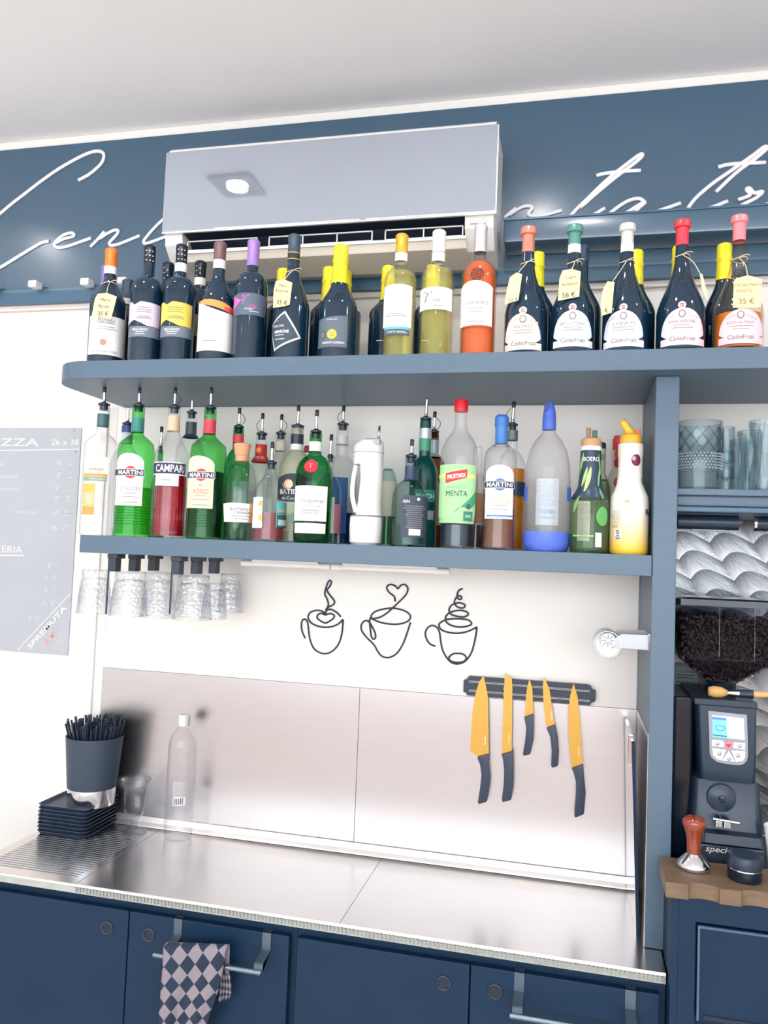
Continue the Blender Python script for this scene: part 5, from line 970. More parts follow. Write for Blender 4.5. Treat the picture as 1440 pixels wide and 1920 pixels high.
# goblet and plastic bottle
gx, gy = -1.165, -0.058; gk = depth((gx, gy, CZ)) / FPX
t = thing('goblet', 'small clear footed glass goblet beside the trays', 'glass', (gx, gy, CZ + 0.001))
hz = onY(264, 1463, gy)[2] - CZ
pr = [(23 * gk, 0), (23.5 * gk, 0.003), (12 * gk, 0.008), (6 * gk, 0.016), (5 * gk, 0.022), (8.5 * gk, 0.026), (5.5 * gk, 0.030), (9 * gk, 0.036), (16 * gk, 0.045), (20 * gk, 0.058), (21.5 * gk, hz * 0.75), (23 * gk, hz * 0.92), (27.5 * gk, hz)]
obj('bowl_and_foot', lathe(pr, 36, cap1=False), CLEAR, t, 'auto', local=True); obj('inner_wall', lathe([(4 * gk, 0.040), (14 * gk, 0.047), (18.5 * gk, 0.06), (20.3 * gk, hz * 0.75), (22 * gk, hz * 0.92), (26.8 * gk, hz)], 36, cap1=False), CLEAR, t, 'auto', local=True); obj('rim', tube([(27.2 * gk * math.sin(a), -27.2 * gk * math.cos(a), hz) for a in (2 * PI * q / 36 for q in range(36))], 0.0009, 6, closed=True), CLEAR, t, True, local=True)
b = Bottle('plastic_bottle', 'empty clear plastic water bottle with white screw cap by the back panel', 'bottle', 338.5, 1480, -0.062, CZ + 0.0008, [(25, 1556), (26.5, 1545), (26.5, 1500), (26, 1400), (25, 1388), (21, 1377), (14, 1368), (10, 1362), (9.5, 1358)], CLEARB)
z0, z1 = b.z(343, 1360, False), b.z(343, 1339, False); cp = obj('screw_cap', lathe([(10.5 * b.k, z0), (10.8 * b.k, z0 + 0.002), (10.8 * b.k, z1 - 0.002), (9.5 * b.k, z1)], 24), mat('pale_cap', (226, 228, 228), 0.4, noise=0.03, nscale=40), b.root, 'auto', local=True)
l = b.patch('label', 324, 350, 1465, 1512, glass('clear_label', (244, 246, 248), 0.9, body=0.25, bodyrgb=(236, 238, 240)), wrap=(0, 6)); b.patch('barcode_field', 327, 347, 1494, 1510, PW, parent=l, e=0.0013)
for k in range(5): b.patch('bar', 328.5 + k * 3.2, 329.9 + k * 3.2, 1496, 1508, INK, parent=l, e=0.0017, nu=1, nv=1)
vf = [tube([(b.r(b.z(338, y, False)) * math.sin(a) * 1.003, -b.r(b.z(338, y, False)) * math.cos(a) * 1.003, b.z(338, y, False)) for a in (2 * PI * q / 28 for q in range(28))], 0.0007, 5, closed=True) for y in (1464, 1513, 1530)]
obj('moulded_rings', join(*vf), CLEARB, b.root, True, local=True)

# ================================================================== base cabinets under the worktop
def cabinet(label, x0, x1, split, lx):
    t = thing('base_cabinet', label, 'cabinet', ((x0 + x1) / 2, -0.2, 0.001), 'dark base cabinets under the worktop')
    obj('carcass', bx(x0, x1, -0.388, -0.008, 0.001, CZ - 0.0225, 0.001), DARK, t)
    for a, b_, rx in ((lx, split - 0.0015, split - 0.054), (split + 0.0015, x1 - 0.013, split + 0.052)):
        d = obj('door', bx(a, b_, -0.406, -0.3885, 0.08, 0.858, 0.0015), DARK, t)
        rz = 0.813
        obj('ring_pull', tube([(rx + 0.0135 * math.sin(q), -0.4065, rz + 0.0135 * math.cos(q)) for q in (2 * PI * k / 28 for k in range(28))], 0.0026, 8, closed=True), BLACK, d, True)
        obj('ring_hole', cyl((rx, -0.4068, rz), (rx, -0.40, rz), 0.012, seg=24), DARK2, d, 'auto')
cabinet('dark double cabinet hung with the checked towel', -1.405, -0.566, -0.966, -1.40)
cabinet('dark double cabinet under the knives with an empty towel bar', -0.565, 0.199, -0.184, -0.560)
def towel_bar(label, x0, x1, ba, bb):
    t = thing('towel_bar', label, 'towel bar', ((x0 + x1) / 2, -0.43, 0.79), 'steel over-door towel bars')
    for x in (ba, bb):
        obj('bracket', join(bx(x - 0.010, x + 0.010, -0.4082, -0.4068, 0.822, 0.8605), bx(x - 0.010, x + 0.010, -0.4082, -0.3875, 0.8592, 0.8605),
            extr([(x - 0.010, -0.4068, 0.823), (x - 0.010, -0.4082, 0.821), (x - 0.010, -0.450, 0.812), (x - 0.010, -0.452, 0.795), (x - 0.010, -0.4505, 0.795), (x - 0.010, -0.4485, 0.8135)], (1, 0, 0), 0.020)), mat('bracket_steel', (92, 108, 124), 0.3, 0.7, noise=0.05, nscale=30), t)
    obj('bar', cyl((x0, -0.4535, 0.797), (x1, -0.4535, 0.797), 0.0055, seg=16), mat('bar_steel', (112, 128, 142), 0.25, 0.8, noise=0.05, nscale=30), t, 'auto')
towel_bar('over-door towel bar carrying the checked towel', -0.874, -0.622, -0.842, -0.630)
towel_bar('empty over-door towel bar under the knives', -0.098, 0.150, -0.084, 0.132)
# checked towel
m = bpy.data.materials.new('towel_check'); m.use_nodes = True; nt = m.node_tree; bs = nt.nodes['Principled BSDF']; bs.inputs['Roughness'].default_value = 0.95
tc = nt.nodes.new('ShaderNodeTexCoord'); mp = nt.nodes.new('ShaderNodeMapping'); ck = nt.nodes.new('ShaderNodeTexChecker'); nz = nt.nodes.new('ShaderNodeTexNoise'); bp_ = nt.nodes.new('ShaderNodeBump')
nt.links.new(tc.outputs['UV'], mp.inputs[0]); mp.inputs['Rotation'].default_value = (0, 0, math.radians(38)); nt.links.new(mp.outputs[0], ck.inputs['Vector']); ck.inputs['Scale'].default_value = 28.0
ck.inputs[1].default_value = lin((146, 138, 148)); ck.inputs[2].default_value = lin((36, 50, 72))
nt.links.new(ck.outputs[0], bs.inputs['Base Color']); nz.inputs['Scale'].default_value = 500; nt.links.new(tc.outputs['Object'], nz.inputs['Vector']); nt.links.new(nz.outputs[0], bp_.inputs['Height']); bp_.inputs['Strength'].default_value = 0.8; bp_.inputs['Distance'].default_value = 0.003; nt.links.new(bp_.outputs[0], bs.inputs['Normal'])
def cloth(name, left, right, Y0, rows, cols, amp, parent, over=True):
    """left/right = edge outlines (x, y pixel) from the bar downwards; folds in depth"""
    L, R_ = catmull([(x, y, 0) for x, y in left], 6), catmull([(x, y, 0) for x, y in right], 6)
    V, F, UV = [], [], []
    pr = []
    for i in range(rows + 1):
        t_ = i / rows; ip = lambda Q: np.array([np.interp(t_ * (len(Q) - 1), range(len(Q)), [q[c_] for q in Q]) for c_ in (0, 1)]); pr.append((ip(L), ip(R_)))
    for i, (li, ri) in enumerate(pr):
        for j in range(cols + 1):
            s = j / cols; t_ = i / rows
            y = Y0 - amp * (0.4 + t_) * (0.5 + 0.5 * math.sin(s * 9.5 + t_ * 1.2)) - 0.004 * math.sin(s * 23 + t_ * 5) * t_
            P = onY(li[0] + (ri[0] - li[0]) * s, li[1] + (ri[1] - li[1]) * s, y); V.append(tuple(P)); UV.append((s * 0.20 + 0.1 * amp * math.sin(s * 9.5), -t_ * 0.30))
    if over:   # folded over the bar and hanging a little behind it
        top = V[:cols + 1]
        for q, (dy, dz) in enumerate(((0.006, 0.004), (0.013, 0.002), (0.016, -0.012), (0.017, -0.06))):
            for j, p in enumerate(top): V.append((p[0], min(p[1] + dy + 0.004, -0.4125), p[2] + dz)); UV.append((j / cols * 0.20, 0.01 + q * 0.02))
        base = (rows + 1) * (cols + 1)
        for q in range(4):
            for j in range(cols):
                a = (base + (q - 1) * (cols + 1) + j) if q else j; c = base + q * (cols + 1) + j; F.append([a, c, c + 1, a + 1])
    for i in range(rows):
        for j in range(cols): a = i * (cols + 1) + j; F.append([a, a + 1, a + cols + 2, a + cols + 1])
    o = obj(name, (V, F), m, parent, True); me = o.data; uv = me.uv_layers.new(name='UVMap')
    for lp in me.loops: uv.data[lp.index].uv = UV[lp.vertex_index]
    so = o.modifiers.new('thickness', 'SOLIDIFY'); so.thickness = 0.003; so.offset = 0
    return o
tw = thing('dish_towel', 'grey and black checked terry towel draped over a towel bar', 'towel', tuple(onY(360, 1900, -0.47)))
cloth('front_drape', [(307, 1776), (304, 1830), (300, 1880), (296, 1930), (293, 1990)], [(424, 1780), (414, 1840), (398, 1890), (384, 1935), (370, 1990)], -0.462, 26, 22, 0.012, tw)
cloth('back_fold', [(412, 1792), (414, 1825), (412, 1850), (408, 1880)], [(424, 1797), (432, 1830), (434, 1860), (430, 1872)], -0.437, 10, 6, 0.003, tw, over=False)

# ================================================================== right-hand bay: glasses, lamp, patterned steel
gsz = 1.862
rs = thing('glass_shelf', 'dark moulded shelf carrying the glassware right of the post', 'shelf', (0.6, -0.15, gsz - 0.046))
obj('board', bx(0.2135, 1.6, -0.296, -0.0005, gsz - 0.014, gsz, 0.002), SHELF, rs); obj('moulding', bx(0.2135, 1.6, -0.288, -0.003, gsz - 0.036, gsz - 0.014, 0.004), SHELF, rs); obj('lower_moulding', bx(0.2135, 1.6, -0.280, -0.003, gsz - 0.049, gsz - 0.036, 0.003), RAIL, rs)
ul = thing('under_shelf_lamp', 'black tubular lamp under the glass shelf', 'light fixture', (0.29, -0.2, gsz - 0.085))
obj('housing', cyl((0.226, -0.215, gsz - 0.067), (0.352, -0.215, gsz - 0.067), 0.0165, seg=24), BLACK, ul, 'auto'); obj('lens_strip', bx(0.255, 0.325, -0.222, -0.214, gsz - 0.087, gsz - 0.083, 0.001), mat('lens_grey', (128, 144, 160), 0.3, noise=0.05, nscale=30), ul)
ul2 = thing('under_shelf_lamp', 'black tubular lamp with bright steel end ring under the glass shelf', 'light fixture', (0.46, -0.2, gsz - 0.085))
obj('housing', cyl((0.387, -0.215, gsz - 0.067), (0.55, -0.215, gsz - 0.067), 0.0165, seg=24), BLACK, ul2, 'auto'); obj('end_ring', cyl((0.383, -0.215, gsz - 0.067), (0.388, -0.215, gsz - 0.067), 0.0172, seg=24), CHROME, ul2, 'auto')
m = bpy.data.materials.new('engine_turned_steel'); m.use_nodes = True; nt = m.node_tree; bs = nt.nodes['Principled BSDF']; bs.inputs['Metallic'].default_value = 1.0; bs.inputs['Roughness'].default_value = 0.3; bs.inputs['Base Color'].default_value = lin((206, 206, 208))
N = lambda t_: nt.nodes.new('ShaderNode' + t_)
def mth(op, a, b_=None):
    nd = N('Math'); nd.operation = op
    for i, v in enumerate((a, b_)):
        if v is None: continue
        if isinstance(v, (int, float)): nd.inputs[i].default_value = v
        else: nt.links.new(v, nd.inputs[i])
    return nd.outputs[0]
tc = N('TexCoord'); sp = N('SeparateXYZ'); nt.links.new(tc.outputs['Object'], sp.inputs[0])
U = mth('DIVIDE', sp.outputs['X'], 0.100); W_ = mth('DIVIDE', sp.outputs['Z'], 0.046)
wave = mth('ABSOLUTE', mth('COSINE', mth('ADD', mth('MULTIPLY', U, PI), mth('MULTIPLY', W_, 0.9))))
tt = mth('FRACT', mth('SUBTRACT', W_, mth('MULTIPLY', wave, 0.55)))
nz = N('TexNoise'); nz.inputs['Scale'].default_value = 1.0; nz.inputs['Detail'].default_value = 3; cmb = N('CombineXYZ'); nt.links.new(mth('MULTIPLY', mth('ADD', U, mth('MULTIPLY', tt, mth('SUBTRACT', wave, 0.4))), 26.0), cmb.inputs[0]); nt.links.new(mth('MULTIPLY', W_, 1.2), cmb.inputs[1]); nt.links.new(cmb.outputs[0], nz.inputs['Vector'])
vr = N('ValToRGB'); e = vr.color_ramp.elements; e[0].position = 0.25; e[0].color = lin((84, 90, 97)); e[1].position = 0.95; e[1].color = lin((158, 158, 158))  # ramp puts the brushed sheen of each scallop into the base colour
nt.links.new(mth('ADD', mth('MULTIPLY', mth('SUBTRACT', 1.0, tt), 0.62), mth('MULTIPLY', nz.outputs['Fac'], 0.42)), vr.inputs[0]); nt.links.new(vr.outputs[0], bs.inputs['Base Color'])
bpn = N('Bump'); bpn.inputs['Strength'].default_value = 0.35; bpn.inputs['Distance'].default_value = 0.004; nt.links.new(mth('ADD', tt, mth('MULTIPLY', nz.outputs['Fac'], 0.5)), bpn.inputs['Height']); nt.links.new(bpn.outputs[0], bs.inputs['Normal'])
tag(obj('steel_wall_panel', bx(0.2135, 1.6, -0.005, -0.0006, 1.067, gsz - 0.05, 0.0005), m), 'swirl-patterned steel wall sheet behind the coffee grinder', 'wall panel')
# glasses on that shelf
def tumbler(label, x, Y, prof, m, extra=None, cat='glass', grp='clear glasses on the right shelf', z=gsz):
    P = onY(x, 860, Y); k = depth(P) / FPX; t = thing('drinking_glass', label, cat, (P[0], Y, z + 0.0006), grp)
    pr = [(hw * k, max(0, (918 - y) * k)) for hw, y in prof]
    obj('outer_wall', lathe(pr, 40, cap1=False), m, t, 'auto', local=True); obj('inner_wall', lathe([(max(r - 0.003, 0.001), z_ + (0.006 if i == 0 else 0)) for i, (r, z_) in enumerate(pr)], 32, cap1=False), CLEAR, t, 'auto', local=True)
    r, z_ = pr[-1]; obj('rim', tube([(r * math.sin(a), -r * math.cos(a), z_) for a in (2 * PI * q / 40 for q in range(40))], 0.0012, 6, closed=True), CUT2, t, True, local=True)
    return t, k
GREYG = glass('grey_pressed_glass', (232, 242, 244), 0.5, 0.05)
t, k = tumbler('wide glass tumbler with diamond-cut pattern and beaded band beside the post', 1311, -0.235, [(38, 918), (38.5, 890), (40, 880), (40, 848), (41, 846), (41, 800), (40, 790)], GREYG)
vf = []
for q in range(12):
    for s in (-1, 1):
        pts = []
        for e in range(7):
            f = e / 6; a = 2 * PI * q / 12 + s * f * 2 * PI / 12 * 1.5; pts.append((41.3 * k * math.sin(a), -41.3 * k * math.cos(a), (918 - 846) * k + f * 44 * k))
        vf.append(tube(pts, 0.0016, 5))
obj('diamond_cuts', join(*vf), GREYG, t, False, local=True)
vf = []
for rr in range(6):
    for q in range(40):
        a = 2 * PI * (q + 0.5 * (rr % 2)) / 40; p = Vector((40.2 * k * math.sin(a), -40.2 * k * math.cos(a), (918 - 878) * k + rr * 5.4 * k)); s = 0.0024
        vf.append(([tuple(p + Vector(d) * s) for d in ((1, 0, 0), (-1, 0, 0), (0, 1, 0), (0, -1, 0), (0, 0, 1), (0, 0, -1))], [[0, 2, 4], [2, 1, 4], [1, 3, 4], [3, 0, 4], [2, 0, 5], [1, 2, 5], [3, 1, 5], [0, 3, 5]]))
obj('beaded_band', join(*vf), mat('bead_glass', (200, 214, 222), 0.1, noise=0.2, nscale=80, spec=0.8), t, False, local=True, kind='stuff')
for i, (dy, lab) in enumerate(((0, 'ribbed glass at the bottom of the nested column'), (1, 'ribbed glass in the middle of the nested column'), (2, 'ribbed glass on top of the nested column'))):
    t, k = tumbler(lab, 1361, -0.15, [(13, 918 - dy * 30), (16, 916 - dy * 30), (15.5, 890 - dy * 30), (17, 886 - dy * 30), (15, 862 - dy * 30 + (5 if dy < 2 else -10))], GREYG, grp='nested ribbed glasses')
for x, tp, h0, lab in ((1388, 812, -0.11, 'shortest wavy tall glass'), (1406, 800, -0.17, 'middle wavy tall glass'), (1433, 785, -0.235, 'tallest wavy glass near the shelf front')):
    h = 918 - tp; w_ = 17 + (h - 106) * 0.3
    t, k = tumbler(lab, x, h0, [(w_ * 0.95, 918), (w_ * 1.05, 918 - h * 0.2), (w_ * 0.82, 918 - h * 0.45), (w_ * 0.78, 918 - h * 0.6), (w_ * 1.0, 918 - h * 0.85), (w_ * 1.06, tp)], GREYG, grp='wavy tall glasses')
    vf = [tube([(w_ * k * (1.0 + 0.1 * math.cos(f * 6)) * math.sin(a + 0.5 * f), -w_ * k * (1.0 + 0.1 * math.cos(f * 6)) * math.cos(a + 0.5 * f), 0.004 + f * (h * k - 0.008)) for f in (q / 8 for q in range(9))], 0.0014, 5) for a in (2 * PI * g / 9 for g in range(9))]
    obj('twisted_ribs', join(*vf), GREYG, t, True, local=True)
# ---- raised cabinet with the coffee grinder
RZ = 1.065
rc = thing('raised_cabinet', 'tall dark cabinet with framed drawer under the coffee grinder', 'cabinet', (0.7, -0.25, 0.001))
obj('body', bx(0.2145, 1.4, -0.425, -0.008, 0.001, RZ - 0.001, 0.001), DARK, rc); obj('side_stile', bx(0.2005, 0.2144, -0.440, -0.3175, 0.001, RZ - 0.001, 0.001), DARK, rc); obj('front_frame', join(bx(0.2146, 0.245, -0.440, -0.4255, 0.001, RZ - 0.001), bx(0.245, 1.4, -0.440, -0.4255, RZ - 0.045, RZ - 0.001)), DARK, rc)
for z0, z1 in ((0.84, 1.014), (0.60, 0.815)):
    d = obj('drawer', bx(0.249, 0.80, -0.438, -0.4258, z0, z1, 0.001), DARK, rc)
    obj('drawer_bead', join(bx(0.249, 0.253, -0.443, -0.4381, z0, z1), bx(0.253, 0.80, -0.443, -0.4381, z1 - 0.004, z1)), RAIL, d)
    obj('pull_groove', bx(0.262, 0.80, -0.4405, -0.4382, z0 + 0.002, z0 + 0.010), DARK2, d)
WOOD = mat('walnut', (116, 94, 74), 0.5, noise=0.35, nscale=18, bump=0.1, stretch=(1, 8, 8))
WOODE = mat('walnut_edge', (112, 92, 92), 0.55, noise=0.25, nscale=20, stretch=(1, 6, 6))
tst = thing('tamping_board', 'brown wooden tamping stand with scooped front edge', 'board', (0.4, -0.38, RZ))
bz0, bz1, by0, by1, bx0 = RZ + 0.0008, RZ + 0.029, -0.460, -0.321, 0.188
poly = [(0.80, by1), (bx0 + 0.012, by1), (bx0 + 0.003, by1 - 0.004), (bx0, by1 - 0.014), (bx0, by0)]
x = bx0
for sc in range(5):
    x0 = bx0 + 0.040 + sc * 0.093; poly += [(x0, by0)] + [(x0 + 0.028 - 0.028 * math.cos(a), by0 + 0.013 * math.sin(a)) for a in (PI * q / 8 for q in range(1, 8))] + [(x0 + 0.056, by0)]
poly += [(0.80, by0)]
obj('wood_slab', extr([(px_, py_, bz0) for px_, py_ in poly], (0, 0, 1), bz1 - bz0, 0.0008), WOOD, tst)
ta = onZ(1300, 1628, bz1)
t = thing('coffee_tamper', 'coffee tamper with polished brown wood handle and steel foot', 'tamper', (ta[0], ta[1], bz1 + 0.0006)); k = depth(ta) / FPX
hzt = lambda y: (1634 - y) * k
obj('steel_foot', lathe([(29 * k, 0), (30 * k, 0.002), (30 * k, hzt(1627)), (28 * k, hzt(1622)), (17 * k, hzt(1610)), (13 * k, hzt(1606))], 32), CHROME, t, 'auto', local=True)
obj('wood_handle', lathe([(12.5 * k, hzt(1607)), (12.5 * k, hzt(1590)), (14 * k, hzt(1575)), (18 * k, hzt(1562)), (21 * k, hzt(1553)), (21 * k, hzt(1547)), (17 * k, hzt(1541)), (9 * k, hzt(1538.5)), (0.001, hzt(1538))], 32), mat('polished_wood', (140, 58, 36), 0.15, noise=0.3, nscale=20, coat=0.6, stretch=(1, 1, 0.2)), t, 'auto', local=True)
ta = onZ(1396, 1648, bz1); k = depth(ta) / FPX
t = thing('coffee_leveller', 'round black coffee leveller with knurled top', 'leveller', (ta[0], ta[1], bz1 + 0.0006))
obj('lower_ring', lathe([(28 * k, 0), (30 * k, 0.002), (30.5 * k, 18 * k), (29 * k, 19 * k)], 36), BLACKG, t, 'auto', local=True); obj('steel_band', lathe([(29.5 * k, 19 * k), (29.5 * k, 22 * k)], 36), CHROME, t, 'auto', local=True); obj('top_knob', lathe([(31 * k, 22 * k), (31.5 * k, 24 * k), (31.5 * k, 42 * k), (29.5 * k, 45 * k), (0.001, 45.5 * k)], 36), BLACK, t, 'auto', local=True)
# ---- grinder
GY = -0.275
gx0, gx1 = onY(1320, 1350, GY)[0], onY(1414, 1350, GY)[0]; gz = lambda y: onY(1365, y, GY)[2]
gm = (gx0 + gx1) / 2
g = thing('coffee_grinder', 'black coffee grinder with bean hopper and small colour screen', 'coffee grinder', (gm, -0.2, RZ + 0.001))
GB = mat('grinder_black', (40, 56, 76), 0.35, noise=0.08, nscale=30)
obj('base', bx(gx0 - 0.012, gx1 + 0.02, -0.30, -0.06, RZ + 0.001, gz(1580), 0.004), GB, g)
obj('lower_body', loft([rrect(gx0 - 0.02, gx1 + 0.022, -0.285, -0.06, 0.015, gz(1578)), rrect(gx0 - 0.018, gx1 + 0.020, -0.265, -0.06, 0.015, gz(1530)), rrect(gx0 - 0.014, gx1 + 0.016, -0.262, -0.06, 0.012, gz(1468))]), GB, g, 'auto')
obj('upper_body', loft([rrect(gx0 - 0.002, gx1 + 0.008, -0.262, -0.06, 0.012, gz(1470)), rrect(gx0 - 0.005, gx1 + 0.006, GY + 0.002, -0.06, 0.008, gz(1440)), rrect(gx0 - 0.012, gx1 + 0.006, GY + 0.002, -0.06, 0.006, gz(1326))]), GB, g, 'auto')
obj('top_lid', bx(gx0 - 0.02, gx1 + 0.006, GY - 0.004, -0.05, gz(1325), gz(1313), 0.003), BLACK, g)
obj('side_cheek', bx(gx0 - 0.055, gx0 - 0.013, -0.22, -0.06, RZ + 0.001, gz(1320), 0.006), BLACKG, g)
def gpx(pts, org=(1290, 1290), sc=9.6): return [(org[0] + x / sc, org[1] + y / sc) for x, y in pts]
pf = obj('control_panel', pxpoly(gpx([(365, 410), (1060, 485), (1075, 900), (1080, 1230), (1055, 1320), (990, 1375), (900, 1390), (700, 1370), (520, 1330), (430, 1260), (390, 1180), (380, 800)]), GY - 0.001, 0.004), mat('panel_silver', (150, 156, 168), 0.3, 0.3, noise=0.04, nscale=30), g)
obj('screen', pxpoly(gpx([(435, 490), (1000, 545), (1020, 935), (445, 875)]), GY - 0.0018, 0.001), mat('screen_white', (226, 238, 246), 0.2, noise=0.01, nscale=10, emit=(226, 238, 246), estr=0.35), pf)
obj('screen_blue_field', pxpoly(gpx([(435, 520), (692, 548), (705, 905), (445, 878)]), GY - 0.0021, 0.0004), mat('screen_cyan', (120, 208, 244), 0.2, noise=0.01, nscale=10, emit=(120, 208, 244), estr=0.35), pf)
obj('screen_header', pxpoly(gpx([(435, 515), (692, 543), (693, 585), (437, 560)]), GY - 0.0024, 0.0003), paper((92, 140, 214)), pf); obj('screen_footer', pxpoly(gpx([(450, 835), (700, 862), (702, 885), (450, 855)]), GY - 0.0024, 0.0003), paper((60, 100, 160)), pf)
obj('screen_cup_icon', tube(catmull([onY(*q, GY - 0.0023) for q in gpx([(500, 680), (580, 680), (640, 695), (665, 720), (640, 755), (600, 770), (540, 765), (515, 730)])], 4, closed=True), 0.0006, 5, closed=True), paper((50, 96, 180)), pf, True)
for pts in ([(430, 930), (630, 950), (655, 1010), (645, 1070), (432, 1045)], [(820, 975), (1030, 995), (1028, 1115), (805, 1085)], [(435, 1078), (690, 1115), (610, 1305), (520, 1280), (455, 1210)], [(735, 1130), (850, 1330), (620, 1305)], [(775, 1120), (1030, 1140), (1030, 1240), (990, 1310), (865, 1335)]):
    bt = obj('button_field', pxpoly(gpx(pts), GY - 0.002, 0.002), mat('button_white', (228, 228, 230), 0.4, noise=0.02, nscale=30), pf)
for x, y in ((525, 1000), (930, 1045), (565, 1180), (735, 1275), (900, 1215)):
    c = onY(*gpx([(x, y)])[0], GY - 0.002); obj('button', xform(lathe([(0.0044, 0), (0.0040, 0.0016), (0.002, 0.0026), (0.0003, 0.0028)], 14), Matrix.Translation(Vector(c)) @ Matrix.Rotation(PI / 2, 4, 'X')), mat('button_grey', (176, 176, 180), 0.25, 0.5, noise=0.04, nscale=30), pf, 'auto')
em = obj('emblem', pxpoly(gpx([(650, 985), (730, 960), (805, 985), (800, 1050), (735, 1115), (665, 1060)]), GY - 0.0026, 0.002), paper((244, 140, 150)), pf); obj('emblem_core', pxpoly(gpx([(675, 1010), (785, 1010), (730, 1085)]), GY - 0.003, 0.0008), paper((226, 52, 84)), em)
# dosing mouth
oc = onY(1353, 1497, -0.27); obj('dome', xform(lathe([(0.030, 0), (0.028, 0.008), (0.018, 0.013), (0.001, 0.015)], 28), Matrix.Translation((oc[0], -0.262, oc[2])) @ Matrix.Rotation(PI / 2, 4, 'X')), GB, g, 'auto'); obj('dome_button', xform(lathe([(0.008, 0), (0.007, 0.003), (0.001, 0.004)], 16), Matrix.Translation((oc[0], -0.276, oc[2])) @ Matrix.Rotation(PI / 2, 4, 'X')), BLACKG, g, 'auto')
fc = onY(1352, 1535, -0.285); obj('steel_fork', join(bx(fc[0] - 0.014, fc[0] - 0.002, -0.31, -0.268, fc[2] - 0.012, fc[2] + 0.004, 0.001), bx(fc[0] + 0.002, fc[0] + 0.014, -0.31, -0.268, fc[2] - 0.012, fc[2] + 0.004, 0.001), cyl((fc[0] - 0.02, -0.312, fc[2] + 0.006), (fc[0] + 0.03, -0.314, fc[2] + 0.003), 0.0022, seg=10)), CHROME, g)
obj('drip_tray', loft([rrect(gx0 - 0.008, gx1 + 0.015, -0.318, -0.28, 0.008, gz(1572)), rrect(gx0 - 0.006, gx1 + 0.013, -0.312, -0.28, 0.008, gz(1556))]), BLACK, g, 'auto')
obj('lettering', flat_text('special', onY(1350, 1595, -0.3012), 0.016, (1, 0, 0.0), (0, 0, 1), bold=0.012, shear=0.25, width=0.056), INKW, g)
# hopper with beans
hx, hy = onY(1352, 1200, -0.17)[0], -0.17; hzz = lambda y: onY(1352, y, hy)[2]; hk_ = depth((hx, hy, 1.5)) / FPX
HOP = glass('smoked_hopper', (196, 200, 206), 0.6, 0.04, refl=0.006)
def octo(rx, ry, c, z): return [(hx + sx * qx, hy + sy * qy, z) for sx, sy, qx, qy in ((1, -1, rx, ry - c), (1, 1, rx, ry - c), (1, 1, rx - c, ry), (-1, 1, rx - c, ry), (-1, 1, rx, ry - c), (-1, -1, rx, ry - c), (-1, -1, rx - c, ry), (1, -1, rx - c, ry))]
H1, H2 = 92 * hk_, 0.095
obj('hopper', loft([octo(22 * hk_, 0.026, 0.008, hzz(1282)), octo(30 * hk_, 0.035, 0.01, hzz(1272)), octo(82 * hk_, H2 - 0.008, 0.014, hzz(1232)), octo(86 * hk_, H2 - 0.004, 0.014, hzz(1215)), octo(H1, H2, 0.014, hzz(1134))], cap=False), HOP, g)
obj('hopper_lid', loft([octo(H1 + 0.003, H2 + 0.003, 0.014, hzz(1134)), octo(H1 + 0.003, H2 + 0.003, 0.014, hzz(1123)), octo(H1 - 0.01, H2 - 0.01, 0.014, hzz(1120))]), BLACKG, g); obj('hopper_throat', loft([octo(24 * hk_, 0.028, 0.008, gz(1313)), octo(24 * hk_, 0.028, 0.008, hzz(1280))]), BLACKG, g)
hs = [(hx - 0.02, hzz(1132)), (hx - 0.02, hzz(1228)), (hx + 0.05, hzz(1228)), (hx + 0.05, hzz(1132))]; obj('hopper_slide', join(*[cyl((a_[0], hy - H2 - 0.002, a_[1]), (c_[0], hy - H2 - 0.002, c_[1]), 0.0009, seg=6) for a_, c_ in zip(hs, hs[1:])]), CLEAR, g)
vf = []
rng = random.Random(3)
for i in range(1500):
    zb = rng.uniform(hzz(1270), hzz(1152)); f = 1.0
    y0, y1 = hzz(1232), hzz(1272)
    lim = (86 * hk_ if zb > y0 else 28 * hk_ + (82 - 28) * hk_ * (zb - y1) / (y0 - y1)); limy = ((H2 - 0.008) if zb > y0 else 0.033 + (H2 - 0.05) * (zb - y1) / (y0 - y1))
    if i % 3 == 0: bxp, byp = rng.uniform(-lim, lim) * 0.93, -limy * rng.uniform(0.86, 0.94)
    elif i % 3 == 1: bxp, byp = rng.uniform(-lim, lim) * 0.93, -limy * rng.uniform(0.6, 0.93)
    else: bxp, byp = rng.uniform(-lim, lim) * 0.92, limy * rng.uniform(-0.9, 0.9)
    c = (1 - (abs(bxp) / (86 * hk_)) ** 2) * 0.012
    M = Matrix.Translation((hx + bxp, hy + byp, min(zb, hzz(1160) + c))) @ Matrix.Rotation(rng.uniform(0, 6.28), 4, 'Z') @ Matrix.Rotation(rng.uniform(0, 3.14), 4, 'X') @ Matrix.Scale(0.72, 4, (0, 1, 0)); s = 0.0066
    vf.append(xform(lathe([(0.0006, -s), (s * 0.62, -s * 0.55), (s * 0.74, 0), (s * 0.62, s * 0.55), (0.0006, s)], 6), M))
vf.append(loft([octo(26 * hk_, 0.028, 0.008, hzz(1272)), octo(74 * hk_, H2 - 0.024, 0.014, hzz(1232)), octo(76 * hk_, H2 - 0.022, 0.014, hzz(1166))]))
bo = obj('coffee_beans', join(*vf), mat('roasted_bean', (66, 50, 54), 0.24, noise=0.35, nscale=70), None, True, kind='stuff'); tag(bo, 'dark roasted coffee beans filling the grinder hopper', 'coffee beans')
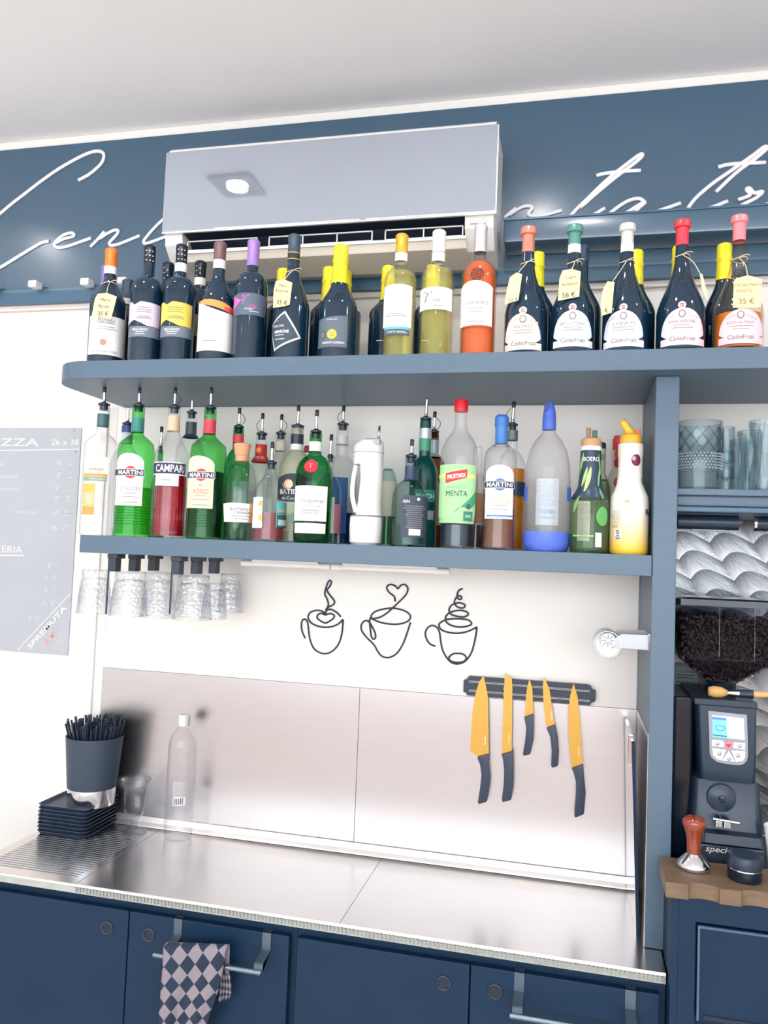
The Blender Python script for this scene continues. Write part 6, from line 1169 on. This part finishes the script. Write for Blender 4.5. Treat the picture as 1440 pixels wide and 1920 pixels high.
# brush lying on the grinder
zb = gz(1313) + 0.013
pa, pb, pc, pd = (onY(x, y, -0.255) for x, y in ((1328, 1296), (1364, 1299), (1412, 1302), (1470, 1303)))
t = thing('grinder_brush', 'small pale-bristle brush with wooden handle on the grinder', 'brush', tuple(pb))
obj('bristles', tube([tuple(pa), tuple(pa * 0.7 + pb * 0.3), tuple(pa * 0.3 + pb * 0.7), tuple(pb)], 0.0125, 14, taper=lambda u: (0.72, 1.0, 0.9, 0.42)[round(u * 3)]), mat('bristle', (214, 168, 104), 0.8, noise=0.3, nscale=120, bump=0.8, stretch=(0.1, 1, 1)), t, True)
obj('ferrule', cyl(tuple(pb), tuple(pb * 0.55 + pc * 0.45), 0.0055, 0.0075, 14), CHROME, t, 'auto'); obj('grip', cyl(tuple(pb * 0.55 + pc * 0.45), tuple(pc), 0.0085, 0.0095, 14), BLACK, t, 'auto'); obj('handle', cyl(tuple(pc), tuple(pd), 0.0065, 0.006, 14), mat('beech', (232, 172, 112), 0.5, noise=0.12, nscale=30), t, 'auto')
# small printed card behind the grinder, white cup at its side
P = onY(1288, 1278, -0.02); cd = thing('printed_card', 'pale card with printed text lines behind the bean hopper', 'card', (P[0], -0.02, P[2] - 0.03))
obj('card', pxpoly([(1262, 1256), (1306, 1262), (1310, 1291), (1262, 1285)], -0.012, 0.001), paper((150, 164, 172)), cd)
for y in (1266, 1271, 1279, 1285): obj('print_line', bx(onY(1268, y, -0.013)[0], onY(1303, y, -0.013)[0], -0.0128, -0.0124, onY(1286, y, -0.013)[2] - 0.0008, onY(1286, y, -0.013)[2] + 0.0008), INK, cd)
P = onY(1460, 1590, -0.30); k = depth(P) / FPX
t = thing('white_cup', 'white cup standing beside the coffee grinder', 'cup', (P[0], -0.30, RZ + 0.0012)); hh = onY(1452, 1550, -0.30)[2] - RZ
obj('cup_body', lathe([(14 * k, 0), (15 * k, 0.002), (22 * k, hh * 0.6), (26 * k, hh), (24.5 * k, hh), (20 * k, hh * 0.6), (12 * k, 0.006)], 32), mat('porcelain', (240, 240, 242), 0.2, noise=0.01, nscale=20), t, 'auto', local=True)
